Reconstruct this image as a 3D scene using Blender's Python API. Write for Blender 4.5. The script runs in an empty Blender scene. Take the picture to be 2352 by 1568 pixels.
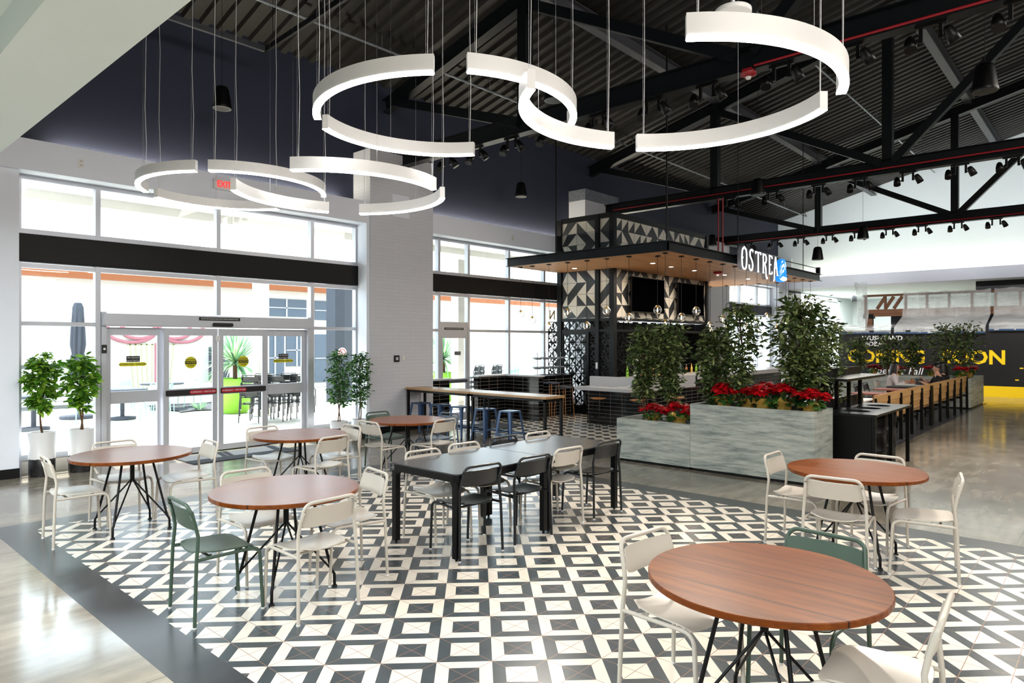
import bpy, bmesh, math, random
from math import sin, cos, pi, radians as R
from mathutils import Vector as V, Matrix as M4
random.seed(7)
SC = bpy.context.scene
COL = SC.collection
# ---------------------------------------------------------------- camera
cam = bpy.data.cameras.new('camera'); CAM = bpy.data.objects.new('camera', cam); COL.objects.link(CAM)
cam.sensor_width = 36; cam.lens = 1552.0/2352*36; cam.clip_start = .05; cam.clip_end = 300
CAM.location = (0, 0, 1.9); CAM.rotation_euler = (R(90), 0, R(-47.93))
SC.camera = CAM
# ---------------------------------------------------------------- world, sun, exposure
SC.view_settings.view_transform = 'Standard'; SC.view_settings.look = 'None'
SC.view_settings.exposure = 1.5; SC.view_settings.gamma = 1; SC.view_settings.use_curve_mapping = False
W = bpy.data.worlds.new('sky'); SC.world = W; W.use_nodes = True
bg = W.node_tree.nodes['Background']; bg.inputs[0].default_value = (.76, .88, 1.0, 1); bg.inputs[1].default_value = 2.1
def light(name, kind, loc, energy, color=(1, 1, 1), rot=None, to=None, parent=None, **kw):
    d = bpy.data.lights.new(name, kind); d.energy = energy; d.color = color
    for k, v in kw.items(): setattr(d, k, v)
    o = bpy.data.objects.new(name, d); COL.objects.link(o); o.location = loc
    if to is not None: o.rotation_euler = (V(to)-V(loc)).to_track_quat('-Z', 'Y').to_euler()
    if rot: o.rotation_euler = rot
    if parent: o.parent = parent
    return o
light('sun', 'SUN', (0, 40, 30), 5.5, (1, .97, .92), to=(-5.0, 16.0, 0), angle=R(.6))
# out-of-view ceiling lamps of the white room behind the barricade
light('back_room_lamp', 'AREA', (36, 9.5, 4.2), 230, (1, .98, .95), to=(36, 9.5, 0), shape='RECTANGLE', size=6, size_y=4)
light('back_room_lamp', 'AREA', (37, 2, 4.2), 45, (1, .98, .95), to=(37, 2, 0), shape='RECTANGLE', size=5, size_y=8)
# unseen fill lights added around the camera, and daylight portals in the glazing
light('hall_fill', 'AREA', (3.0, -4.5, 6.2), 190, (1, .93, .84), to=(8.2, 3.4, 0), shape='RECTANGLE', size=7, size_y=3)
light('hall_fill', 'AREA', (15.0, -3.5, 6.2), 230, (1, .93, .84), to=(15.0, 1.0, 0), shape='RECTANGLE', size=9, size_y=3)
for p_ in ((-1.5, 6.5), (-2.5, 1.0), (-3.0, -5)): light('walkway_fill', 'AREA', (p_[0], p_[1], 3.7), 165, (.93, 1, 1), to=(p_[0], p_[1], 0), shape='RECTANGLE', size=2.5, size_y=4)  # added fill, bounced off the floor to brighten the soffit
for x0, x1 in ((2.45, 8.2), (9.98, 15.6), (25.2, 30.2)):
    po = light('daylight_portal', 'AREA', ((x0+x1)/2, 11.95, 2.2), 1, to=((x0+x1)/2, 0, 2.2), shape='RECTANGLE', size=x1-x0, size_y=4.2); po.data.cycles.is_portal = True
SC.cycles.max_bounces = 7; SC.cycles.diffuse_bounces = 3; SC.cycles.glossy_bounces = 3
SC.cycles.transparent_max_bounces = 12; SC.cycles.transmission_bounces = 4
SC.cycles.sample_clamp_indirect = 6; SC.cycles.caustics_reflective = False; SC.cycles.caustics_refractive = False
# ---------------------------------------------------------------- materials
def lin(h):
    h = h.lstrip('#'); r = [int(h[i:i+2], 16)/255 for i in (0, 2, 4)]
    return tuple((c/12.92 if c <= .04045 else ((c+.055)/1.055)**2.4) for c in r)
class NT:
    def __init__(s, name):
        s.m = bpy.data.materials.new(name); s.m.use_nodes = True; s.t = s.m.node_tree
        s.b = s.t.nodes['Principled BSDF']; s.out = s.t.nodes['Material Output']
    def n(s, typ, **kw):
        o = s.t.nodes.new(typ)
        for k, v in kw.items(): setattr(o, k, v)
        return o
    def set(s, sock, v):
        if hasattr(v, 'is_linked'): s.t.links.new(v, sock)
        elif isinstance(v, tuple) and len(v) == 3 and sock.type == 'RGBA': sock.default_value = (*v, 1)
        else: sock.default_value = v
    def ma(s, op, a, b=0.0, c=0.0):
        o = s.n('ShaderNodeMath', operation=op)
        for i, v in enumerate((a, b, c)): s.set(o.inputs[i], v)
        return o.outputs[0]
    def mix(s, f, a, b):
        o = s.n('ShaderNodeMix', data_type='RGBA'); s.set(o.inputs[0], f); s.set(o.inputs[6], a); s.set(o.inputs[7], b)
        return o.outputs[2]
    def noise(s, scale, detail=3, vec=None, rough=.5, stretch=None, coord='Object'):
        o = s.n('ShaderNodeTexNoise'); o.inputs['Scale'].default_value = scale; o.inputs['Detail'].default_value = detail; o.inputs['Roughness'].default_value = rough
        if vec is None: vec = s.coord(coord)
        if stretch:
            mp = s.n('ShaderNodeMapping'); mp.inputs['Scale'].default_value = stretch; s.t.links.new(vec, mp.inputs[0]); vec = mp.outputs[0]
        s.t.links.new(vec, o.inputs['Vector']); return o.outputs[0]
    def coord(s, k='Object'):
        return s.n('ShaderNodeTexCoord').outputs[k]
    def pos(s):
        o = s.n('ShaderNodeNewGeometry'); x = s.n('ShaderNodeSeparateXYZ'); s.t.links.new(o.outputs['Position'], x.inputs[0])
        return x.outputs[0], x.outputs[1], x.outputs[2]
    def ramp(s, f, stops):
        o = s.n('ShaderNodeValToRGB'); s.set(o.inputs[0], f); e = o.color_ramp.elements
        while len(e) < len(stops): e.new(.5)
        for i, (p, c) in enumerate(stops): e[i].position = p; e[i].color = (*c, 1)
        return o.outputs[0]
    def bump(s, h, strength=.3, dist=.01):
        o = s.n('ShaderNodeBump'); o.inputs['Strength'].default_value = strength; o.inputs['Distance'].default_value = dist
        s.set(o.inputs['Height'], h); s.t.links.new(o.outputs[0], s.b.inputs['Normal'])
    def p(s, **kw):
        for k, v in kw.items(): s.set(s.b.inputs[k.replace('_', ' ')], v)
        return s
def plain(name, col, rough=.5, metal=0.0, var=.06, spec=.5, scale=18):
    if isinstance(col, str): col = lin(col)
    n = NT(name); f = n.noise(scale, 2)
    a = tuple(max(0, c*(1-var)) for c in col); b = tuple(min(1, c*(1+var)) for c in col)
    n.p(Base_Color=n.mix(f, a, b), Roughness=rough, Metallic=metal, Specular_IOR_Level=spec)
    return n.m
def emit(name, col, strength):
    n = NT(name); n.p(Base_Color=col, Emission_Color=col, Emission_Strength=strength); return n.m
def glassmat(name, tint=(.96, .99, .98), gl=.06, rough=0.0, pw=4.0, k=.5):
    n = NT(name); t = n.n('ShaderNodeBsdfTransparent'); t.inputs[0].default_value = (*tint, 1)
    g = n.n('ShaderNodeBsdfGlossy'); g.inputs['Roughness'].default_value = rough
    lw = n.n('ShaderNodeLayerWeight'); lw.inputs[0].default_value = .5
    mx = n.n('ShaderNodeMixShader'); n.set(mx.inputs[0], n.ma('ADD', n.ma('MULTIPLY', n.ma('POWER', lw.outputs['Facing'], pw), k), gl*.5))
    n.t.links.new(t.outputs[0], mx.inputs[1]); n.t.links.new(g.outputs[0], mx.inputs[2]); n.t.links.new(mx.outputs[0], n.out.inputs[0])
    return n.m
def woodmat(name, dark, mid, light_, axis='X', rough=.35, plank=None, scale=1.0, coat=0.0, seam=.012):
    """grain along `axis` in object space; plank = width of boards across the grain"""
    n = NT(name); st = (1.2, 14, 14) if axis == 'X' else ((14, 1.2, 14) if axis == 'Y' else (14, 14, 1.2))
    st = tuple(c*scale for c in st)
    f = n.noise(1.6, 6, stretch=st, rough=.62); g = n.noise(7, 3, stretch=st)
    big = n.noise(2.2, 2, stretch=tuple(c*.35 for c in st))
    v = n.ma('ADD', n.ma('MULTIPLY', f, .6), n.ma('ADD', n.ma('MULTIPLY', g, .15), n.ma('MULTIPLY', big, .3)))
    col = n.ramp(v, [(.25, dark), (.54, mid), (.85, light_)])
    if plank:
        sp = n.n('ShaderNodeSeparateXYZ'); n.t.links.new(n.coord('Object'), sp.inputs[0])
        a = sp.outputs['Y' if axis == 'X' else 'X']
        q = n.ma('DIVIDE', a, plank); fl = n.ma('FLOOR', q)
        wn = n.n('ShaderNodeTexWhiteNoise', noise_dimensions='1D'); n.t.links.new(fl, wn.inputs['W'])
        col = n.mix(n.ma('MULTIPLY', wn.outputs[0], .4), col, tuple(c*.55 for c in mid))
        fr = n.ma('ABSOLUTE', n.ma('SUBTRACT', n.ma('FRACT', n.ma('ADD', q, .5)), .5))
        col = n.mix(n.ma('LESS_THAN', fr, seam), col, tuple(c*.25 for c in dark))
    n.p(Base_Color=col, Roughness=rough, Coat_Weight=coat, Coat_Roughness=.2)
    return n.m
def leafmat(name, a, b, c, trans=.35):
    n = NT(name); g = n.n('ShaderNodeNewGeometry'); rnd = g.outputs['Random Per Island']
    col = n.ramp(rnd, [(0, a), (.55, b), (1, c)])
    n.p(Base_Color=col, Roughness=.38)
    tr = n.n('ShaderNodeBsdfTranslucent'); n.set(tr.inputs[0], col)
    mx = n.n('ShaderNodeMixShader'); mx.inputs[0].default_value = trans
    n.t.links.new(n.b.outputs[0], mx.inputs[1]); n.t.links.new(tr.outputs[0], mx.inputs[2]); n.t.links.new(mx.outputs[0], n.out.inputs[0])
    return n.m
# floor: polished concrete, patterned tile rectangle with dark border, bar tile, dark dining strip
def floormat():
    n = NT('floor_finish'); x, y, z = n.pos(); ma = n.ma
    def rng(a, lo, hi): return ma('MULTIPLY', ma('GREATER_THAN', a, lo), ma('LESS_THAN', a, hi))
    c = .32849; k = 1/(math.sqrt(2)*c); X0, Y0 = 2.208, 3.478
    u = ma('MULTIPLY', ma('SUBTRACT', ma('SUBTRACT', x, y), X0-Y0), k); v = ma('MULTIPLY', ma('SUBTRACT', ma('ADD', x, y), X0+Y0), k)
    fu = ma('SUBTRACT', ma('FRACT', u), .5); fv = ma('SUBTRACT', ma('FRACT', v), .5)
    d = ma('MAXIMUM', ma('ABSOLUTE', fu), ma('ABSOLUTE', fv)); inner = ma('LESS_THAN', d, .268)
    par = ma('FLOORED_MODULO', ma('ADD', ma('FLOOR', u), ma('FLOOR', v)), 2.0)
    dark = ma('ABSOLUTE', ma('SUBTRACT', ma('SUBTRACT', 1.0, par), inner))
    nz = n.noise(5, 4, coord='Object')
    white = n.mix(nz, lin('#d3cabc'), lin('#e6dfd3')); blk = n.mix(nz, lin('#32393d'), lin('#495156'))
    tile = n.mix(dark, white, blk)
    def grid(a, w): return ma('LESS_THAN', ma('ABSOLUTE', ma('SUBTRACT', ma('FRACT', ma('ADD', a, .5)), .5)), w)
    gr = ma('MAXIMUM', grid(ma('ADD', u, v), .0085), grid(ma('SUBTRACT', u, v), .0085))
    tile = n.mix(gr, tile, lin('#8a6a5c'))
    # concrete
    n1 = n.noise(.8, 5, rough=.6, stretch=(1, 1, 1)); n2 = n.noise(5, 4, stretch=(.4, 1.6, 1)); mixn = ma('ADD', ma('MULTIPLY', n1, .65), ma('MULTIPLY', n2, .35))
    con = n.ramp(mixn, [(.3, lin('#5c554a')), (.5, lin('#877f72')), (.72, lin('#b0a797'))])
    jx = ma('LESS_THAN', ma('ABSOLUTE', ma('SUBTRACT', x, -.02)), .003)
    jy = ma('LESS_THAN', ma('ABSOLUTE', ma('SUBTRACT', ma('FRACT', ma('DIVIDE', ma('ADD', y, .92), 3.3)), .5)), .0012)
    con = n.mix(ma('MULTIPLY', ma('MAXIMUM', jx, jy), .7), con, lin('#4d4943'))
    # border
    border = n.mix(n.noise(9, 4), lin('#323437'), lin('#414346'))
    bj = ma('LESS_THAN', ma('ABSOLUTE', ma('SUBTRACT', ma('FRACT', ma('DIVIDE', ma('SUBTRACT', y, .0), .565)), .5)), .006)
    bjx = ma('LESS_THAN', ma('ABSOLUTE', ma('SUBTRACT', ma('FRACT', ma('DIVIDE', ma('SUBTRACT', x, .0), .565)), .5)), .006)
    inrow = ma('GREATER_THAN', y, 8.2)
    border = n.mix(n.mix(inrow, bj, bjx), border, lin('#1c1c1e'))
    outer = ma('MULTIPLY', rng(x, 1.532, 7.82), rng(y, -6.0, 8.51)); inn = ma('MULTIPLY', rng(x, 1.834, 7.51), rng(y, -6.0, 8.2))
    col = n.mix(outer, con, border); col = n.mix(inn, col, tile)
    # bar tile: staggered dark squares on white with thin lines
    r2 = ma('MULTIPLY', v, 1.25); row = ma('FLOOR', r2); us = ma('ADD', ma('MULTIPLY', u, 1.05), ma('MULTIPLY', row, .36))
    sq = ma('MULTIPLY', ma('LESS_THAN', ma('FRACT', us), .42), ma('GREATER_THAN', ma('FRACT', r2), .2))
    ln = ma('LESS_THAN', ma('FRACT', r2), .12)
    bt = n.mix(ma('MAXIMUM', sq, ma('MULTIPLY', ln, .8)), white, blk)
    barm = ma('MULTIPLY', rng(x, 9.75, 22.5), rng(y, 5.2, 11.6))
    col = n.mix(barm, col, bt)
    din = ma('MULTIPLY', rng(x, 12.2, 25.2), rng(y, 3.05, 6.6)); dk = n.mix(n.noise(3, 5, stretch=(1, 5, 1)), lin('#26272a'), lin('#55565a'))
    col = n.mix(din, col, dk)
    alltile = ma('MINIMUM', ma('ADD', ma('ADD', outer, barm), din), 1.0)
    rough = n.mix(alltile, n.mix(n.noise(2.5, 5), (.05,)*3, (.22,)*3), (.24,)*3)
    n.p(Base_Color=col, Roughness=rough, Specular_IOR_Level=n.ma('SUBTRACT', .95, n.ma('MULTIPLY', alltile, .35)))
    return n.m
def brick(name, c1, mortar, sx, sz, bump=.4, rough=.6, axis='X', var=.02, mort=.012, off=.5):
    n = NT(name); b = n.n('ShaderNodeTexBrick'); tc = n.coord('Object'); mp = n.n('ShaderNodeMapping')
    mp.inputs['Rotation'].default_value = (R(90), 0, 0) if axis == 'X' else (R(90), 0, R(90))
    sp = n.n('ShaderNodeSeparateXYZ'); n.t.links.new(tc, sp.inputs[0]); cb = n.n('ShaderNodeCombineXYZ')
    n.t.links.new(sp.outputs['X' if axis == 'X' else 'Y'], cb.inputs[0]); n.t.links.new(sp.outputs['Z'], cb.inputs[1]); n.t.links.new(cb.outputs[0], b.inputs['Vector'])
    b.inputs['Color1'].default_value = (*c1, 1); b.inputs['Color2'].default_value = (*[max(0, c-var) for c in c1], 1); b.inputs['Mortar'].default_value = (*mortar, 1)
    b.offset = off; b.inputs['Scale'].default_value = 1; b.inputs['Brick Width'].default_value = sx; b.inputs['Row Height'].default_value = sz; b.inputs['Mortar Size'].default_value = mort*sz*2
    n.p(Base_Color=b.outputs[0], Roughness=rough); n.bump(n.ma('SUBTRACT', 1.0, b.outputs[1]), bump, .006)
    return n.m, b
MT = {}
MT['floor'] = floormat()
MT['white'] = plain('white_paint', '#e9eefa', .6, var=.015, scale=3)
MT['white2'] = plain('white_soffit_paint', '#e9f5f6', .7, var=.012, scale=3)
MT['rearwall'] = plain('rear_grey_paint', '#9a9896', .7, var=.03, scale=2)
MT['navy'] = plain('dark_navy_paint', '#282d42', .75, var=.05, scale=2)
MT['black'] = plain('black_paint', '#090a0c', .5, var=.1, spec=.25)
MT['blackmetal'] = plain('black_metal', '#060708', .38, .0, var=.15, spec=.25)
MT['truss'] = plain('truss_paint', '#080c10', .45, var=.12, scale=4, spec=.25)
MT['purlin'] = plain('grey_beam_paint', '#43454c', .5, var=.08, scale=4)
MT['alum'] = plain('anodised_aluminium', '#c6c9d2', .38, .35, var=.03, scale=6)
MT['chrome'] = plain('steel', '#9a9da2', .25, .9, var=.05)
MT['cream'] = plain('cream_powder_coat', '#c3bcb2', .3, var=.02, spec=.45)
MT['green'] = plain('sage_green_powder_coat', '#3f5347', .38, var=.04)
MT['slate'] = plain('slate_powder_coat', '#0f1317', .3, var=.05)
MT['slateblue'] = plain('blue_grey_powder_coat', '#4b5868', .36, var=.05)
MT['plasticwhite'] = plain('white_plastic', '#e6e6e6', .4, var=.01)
MT['rubber'] = plain('rubber', '#1a1a1a', .8)
MT['wx'] = woodmat('walnut_boards_x', lin('#3c1704'), lin('#73380c'), lin('#9b581a'), 'X', .24, .30, seam=.011)
MT['wy'] = woodmat('walnut_boards_y', lin('#3c1704'), lin('#73380c'), lin('#9b581a'), 'Y', .34, .30, seam=.011)
MT['wy'].node_tree.nodes['Principled BSDF'].inputs['Specular IOR Level'].default_value = .25
MT['butcher'] = woodmat('butcher_block', lin('#9a6a3e'), lin('#c99d6c'), lin('#e2c193'), 'Y', .32, .06)
MT['cedar'] = woodmat('cedar_soffit', lin('#a8683a'), lin('#cf9663'), lin('#e3b07c'), 'X', .55, .13, scale=.7)
MT['bench'] = woodmat('bench_timber', lin('#8d6238'), lin('#b78d5d'), lin('#d0a878'), 'X', .45, None, scale=.6)
MT['seatwood'] = woodmat('stool_seat_wood', lin('#8a5526'), lin('#b97c44'), lin('#d09b62'), 'X', .4)
MT['rawwood'] = woodmat('raw_framing_timber', lin('#4d3020'), lin('#7c5238'), lin('#9a6d4d'), 'Y', .7)
MT['bark'] = woodmat('bark', lin('#3a2618'), lin('#5d4129'), lin('#7d5c3f'), 'Z', .8)
MT['stone'] = plain('ceramic_top', '#36373a', .24, var=.12, scale=4)
MT['quartz'] = plain('quartz_counter', '#c4c3c5', .25, var=.05, scale=60)
MT['glass'] = glassmat('window_glass')
MT['globe'] = glassmat('globe_glass', (.93, .93, .93), .18, pw=1.6, k=.9)
MT['tv'] = plain('tv_screen', '#020203', .3, var=.0, spec=.0)
MT['blue'] = plain('blue_steel', '#3f587d', .33, .25, var=.06)
MT['soil'] = plain('soil', '#1c1510', .95, var=.4, scale=60)
MT['leafb'] = leafmat('bright_leaves', lin('#2f5a12'), lin('#5b9420'), lin('#a8cf4a'), .45)
MT['leafm'] = leafmat('mid_leaves', lin('#1c3d1d'), lin('#33662c'), lin('#6c9a44'), .4)
MT['leafd'] = leafmat('dark_leaves', lin('#22331a'), lin('#4a6130'), lin('#a0b070'), .32)
MT['yucca'] = leafmat('yucca_leaves', lin('#4f7a5a'), lin('#86b487'), lin('#d3e6b4'), .4)
MT['red'] = leafmat('red_bracts', lin('#9a0512'), lin('#d00b1c'), lin('#e8202c'), .3)
MT['gold'] = plain('gold_foil', '#dcb45a', .3, .45, var=.25, scale=30)
MT['sink'] = plain('drum_black', '#060607', .42, var=.2, spec=.3)
MT['weath'] = plain('weathered_board', '#6d727c', .7, var=.5, scale=14)
MT['darksteel'] = plain('dark_steel_plate', '#161618', .32, 0, var=.12, scale=9, spec=.35)
MT['redpaint'] = plain('fire_red_paint', '#8d1520', .4, var=.05)
MT['conduit'] = plain('galvanised_conduit', '#8d949b', .4, .6, var=.1)
MT['orange'] = plain('orange_fascia', '#b9744f', .7)
MT['concrete2'] = plain('outdoor_concrete', '#cfc9c0', .85, var=.06, scale=3)
MT['extwall'] = plain('outdoor_render', '#dcd9d3', .85, var=.02, scale=3)
MT['extdark'] = plain('outdoor_dark_glass', '#5d6876', .3, var=.1)
MT['lime'] = plain('lime_planter', '#8fc93a', .4, var=.05)
MT['greyfab'] = plain('grey_canvas', '#464a54', .9, var=.12)
MT['mint'] = plain('mint_powder_coat', '#a8cfc0', .45)
MT['muralyel'] = plain('mural_yellow_line', '#b5b294', .8)
MT['muralpink'] = plain('mural_pink_ribbon', '#b0707a', .8, var=.25, scale=5)
MT['yellow'] = plain('yellow_paint', '#f2cb05', .5, var=.01)
MT['barricade'] = plain('barricade_black', '#0b0b0d', .45, var=.08)
MT['skin'] = plain('skin', '#c99a80', .5)
MT['hair'] = plain('black_hair', '#120e0d', .4, var=.3)
MT['shirtw'] = plain('white_shirt', '#d9cfd0', .8)
MT['shirtb'] = plain('black_shirt', '#0d0d10', .85)
MT['salmon'] = plain('salmon_table', '#b5624c', .4)
MT['stickeryel'] = plain('yellow_sticker', '#d6cf16', .5)
MT['stickerblk'] = plain('black_sticker', '#141416', .5)
MT['stickerred'] = plain('red_sticker', '#b5152c', .5)
MT['carpet'] = plain('ribbed_mat', '#3a3c42', .95, var=.25, scale=40)
MT['brickw'], _ = brick('white_painted_brick', lin('#d3d5de'), lin('#b9bbc6'), .30, .075, .25, .6)
MT['tileb'], _t = brick('black_glazed_tile', lin('#0d0f11'), lin('#7b7068'), .30, .085, .5, .12, mort=.03, var=.004, off=0.0)
MT['tileby'], _t = brick('black_glazed_tile_y', lin('#0d0f11'), lin('#7b7068'), .30, .085, .5, .12, axis='Y', mort=.03, var=.004, off=0.0)
MT['tileW'] = plain('ivory_tile', '#d8d2c6', .4, var=.03)
MT['tileK'] = plain('charcoal_tile', '#25282c', .45, var=.06)
MT['led'] = emit('led_strip', (1, .97, .93), 9)
MT['lamp'] = emit('lit_lamp_lens', (1, .97, .92), 12)
MT['filament'] = emit('filament', (1, .68, .30), 22)
MT['cove'] = emit('cove_strip', (1, .92, .72), 26)
MT['cove2'] = emit('gable_cove_strip', (1, .92, .72), 13)
MT['exitred'] = emit('exit_letters', (.9, .03, .03), .45)
MT['signwhite'] = emit('sign_face', (.95, .98, 1), .55)
MT['signblue'] = emit('sign_blue', (.015, .25, .8), .35)
MT['acrylic'] = plain('sign_return', '#a5a7b5', .4, .2)
def planterstone():
    n = NT('weathered_stone_laminate'); a = n.noise(2.6, 9, rough=.72, stretch=(.5, .5, 4.2)); b = n.noise(13, 6, rough=.75, stretch=(.35, .35, 3.6))
    v = n.ma('ADD', n.ma('MULTIPLY', a, .7), n.ma('MULTIPLY', b, .3))
    n.p(Base_Color=n.ramp(v, [(.32, lin('#4e5857')), (.43, lin('#828c88')), (.52, lin('#a9afa8')), (.66, lin('#caccc2'))]), Roughness=.5); return n.m
MT['planter'] = planterstone()
def potmat():
    n = NT('white_and_black_marbled_pot'); sp = n.n('ShaderNodeSeparateXYZ'); n.t.links.new(n.coord('Object'), sp.inputs[0])
    w = n.noise(4, 5, rough=.6); lev = n.ma('ADD', sp.outputs[2], n.ma('MULTIPLY', n.ma('SUBTRACT', w, .5), .22)); f = n.ma('LESS_THAN', lev, .24)
    vein = n.ma('MULTIPLY', n.ma('GREATER_THAN', n.noise(9, 6, rough=.7), .66), .5)
    n.p(Base_Color=n.mix(f, lin('#e2e1e2'), n.mix(vein, lin('#141316'), lin('#8a8688'))), Roughness=.35); return n.m
MT['pot'] = potmat()
def plasticmat():
    n = NT('polythene_sheet'); t = n.n('ShaderNodeBsdfTransparent'); n.p(Base_Color=(.8, .82, .83), Roughness=.3)
    mx = n.n('ShaderNodeMixShader'); f = n.noise(3, 6, rough=.7, stretch=(1, .35, 1.8)); n.set(mx.inputs[0], n.ma('ADD', n.ma('MULTIPLY', f, .5), .22))
    n.t.links.new(t.outputs[0], mx.inputs[1]); n.t.links.new(n.b.outputs[0], mx.inputs[2]); n.t.links.new(mx.outputs[0], n.out.inputs[0]); n.bump(f, 1.0, .05); return n.m
MT['plastic'] = plasticmat()
def deckmat():
    n = NT('corrugated_deck'); n.p(Base_Color=n.mix(n.noise(3, 4), lin('#0e0c09'), lin('#181510')), Roughness=.6); return n.m
MT['deck'] = deckmat()
# ---------------------------------------------------------------- mesh builder
class MB:
    def __init__(s): s.v = []; s.f = []; s.sm = []; s.mi = []
    def add(s, vs, fs, smooth=False, mi=0):
        o = len(s.v); s.v += [tuple(v) for v in vs]; s.f += [tuple(i+o for i in f) for f in fs]
        s.sm += [smooth]*len(fs); s.mi += [mi]*len(fs); return s
    def box(s, x0, x1, y0, y1, z0, z1, mi=0):
        vs = [(x, y, z) for z in (z0, z1) for y in (y0, y1) for x in (x0, x1)]
        return s.add(vs, [(0, 2, 3, 1), (4, 5, 7, 6), (0, 1, 5, 4), (2, 6, 7, 3), (0, 4, 6, 2), (1, 3, 7, 5)], mi=mi)
    def bbox(s, x0, x1, y0, y1, z0, z1, b=.006, mi=0):
        bm = bmesh.new(); bmesh.ops.create_cube(bm, size=1)
        for v in bm.verts: v.co = V(((x0+x1)/2+v.co.x*(x1-x0), (y0+y1)/2+v.co.y*(y1-y0), (z0+z1)/2+v.co.z*(z1-z0)))
        bmesh.ops.bevel(bm, geom=bm.edges[:], offset=b, segments=2, affect='EDGES'); bm.verts.index_update()
        s.add([v.co for v in bm.verts], [[v.index for v in f.verts] for f in bm.faces], mi=mi); bm.free(); return s
    def tube(s, pts, r, n=8, cap=True, closed=False, mi=0):
        P = [V(p) for p in pts]; N = len(P); rr = r if isinstance(r, (list, tuple)) else [r]*N
        rings = []; up = None
        for i in range(N):
            if closed: t = (P[(i+1) % N]-P[i-1])
            else: t = (P[min(i+1, N-1)]-P[max(i-1, 0)])
            t = t.normalized() if t.length > 1e-9 else V((0, 0, 1))
            if up is None:
                up = V((0, 0, 1)) if abs(t.z) < .9 else V((1, 0, 0))
            a = t.cross(up)
            if a.length < 1e-6: a = t.orthogonal()
            a.normalize(); b = a.cross(t).normalized(); up = b
            rings.append([P[i]+(a*cos(2*pi*k/n)+b*sin(2*pi*k/n))*rr[i] for k in range(n)])
        vs = [v for q in rings for v in q]; fs = []
        for i in range(N if closed else N-1):
            j = (i+1) % N
            for k in range(n): fs.append((i*n+k, i*n+(k+1) % n, j*n+(k+1) % n, j*n+k))
        s.add(vs, fs, True, mi)
        if cap and not closed:
            s.add(rings[0], [tuple(range(n))[::-1]], mi=mi); s.add(rings[-1], [tuple(range(n))], mi=mi)
        return s
    def bar(s, a, b, w, h, up=(0, 0, 1), mi=0):
        a, b = V(a), V(b); t = (b-a).normalized(); u = V(up)
        x = t.cross(u)
        if x.length < 1e-4: x = t.cross(V((0, 1, 0)))
        x.normalize(); y = x.cross(t).normalized(); vs = []
        for p in (a, b):
            for i, j in ((-1, -1), (1, -1), (1, 1), (-1, 1)): vs.append(p+x*w/2*i+y*h/2*j)
        return s.add(vs, [(0, 1, 2, 3), (7, 6, 5, 4), (0, 4, 5, 1), (1, 5, 6, 2), (2, 6, 7, 3), (3, 7, 4, 0)], mi=mi)
    def ibeam(s, a, b, w, h, tf=.014, tw=.01, mi=0):
        a, b = V(a), V(b); t = (b-a).normalized(); x = t.cross(V((0, 0, 1))).normalized(); y = x.cross(t).normalized()
        o = y*(h-tf)/2
        s.bar(a+o, b+o, w, tf, mi=mi); s.bar(a-o, b-o, w, tf, mi=mi); s.bar(a, b, tw, h-2*tf, mi=mi); return s
    def lathe(s, prof, c=(0, 0, 0), n=24, mi=0, smooth=True, axis=None):
        c = V(c); vs = []; fs = []
        q = V((0, 0, 1)).rotation_difference(V(axis)) if axis is not None else None
        for r, z in prof:
            for k in range(n):
                p = V((r*cos(2*pi*k/n), r*sin(2*pi*k/n), z)); vs.append(c+(q @ p if q else p))
        for i in range(len(prof)-1):
            for k in range(n): fs.append((i*n+k, i*n+(k+1) % n, (i+1)*n+(k+1) % n, (i+1)*n+k))
        s.add(vs, fs, smooth, mi)
        L = (len(prof)-1)*n
        if prof[0][0] > 1e-5: s.add(vs[:n], [tuple(range(n))[::-1]], mi=mi)
        if prof[-1][0] > 1e-5: s.add(vs[L:L+n], [tuple(range(n))], mi=mi)
        return s
    def sphere(s, c, r, n=16, m=10, sc=(1, 1, 1), mi=0):
        return s.add([(c[0]+r*sc[0]*sin(pi*i/m)*cos(2*pi*k/n), c[1]+r*sc[1]*sin(pi*i/m)*sin(2*pi*k/n), c[2]+r*sc[2]*cos(pi*i/m)) for i in range(m+1) for k in range(n)],
                     [(i*n+k, (i+1)*n+k, (i+1)*n+(k+1) % n, i*n+(k+1) % n) for i in range(m) for k in range(n)], True, mi)
    def sheet(s, fn, nu, nv, th=0.0, mi=0):
        """surface fn(i/nu, j/nv) -> point, with thickness th along the normal"""
        P = [[V(fn(i/nu, j/nv)) for j in range(nv+1)] for i in range(nu+1)]
        def nor(i, j):
            a = P[min(i+1, nu)][j]-P[max(i-1, 0)][j]; b = P[i][min(j+1, nv)]-P[i][max(j-1, 0)]; c = a.cross(b)
            return c.normalized() if c.length > 1e-12 else V((0, 0, 1))
        w = nv+1; vs = [P[i][j] for i in range(nu+1) for j in range(w)]
        fs = [(i*w+j, (i+1)*w+j, (i+1)*w+j+1, i*w+j+1) for i in range(nu) for j in range(nv)]
        if th == 0: return s.add(vs, fs, True, mi)
        m = len(vs); vs += [P[i][j]-nor(i, j)*th for i in range(nu+1) for j in range(w)]
        s.add(vs, fs+[tuple(m+k for k in f[::-1]) for f in fs], True, mi)
        ed = [i*w for i in range(nu+1)]+[nu*w+j for j in range(1, w)]+[i*w+nv for i in range(nu-1, -1, -1)]+[j for j in range(nv-1, 0, -1)]
        L = len(ed); ev = [vs[k] for k in ed]+[vs[m+k] for k in ed]
        return s.add(ev, [(k, L+k, L+(k+1) % L, (k+1) % L) for k in range(L)], False, mi)
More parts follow.
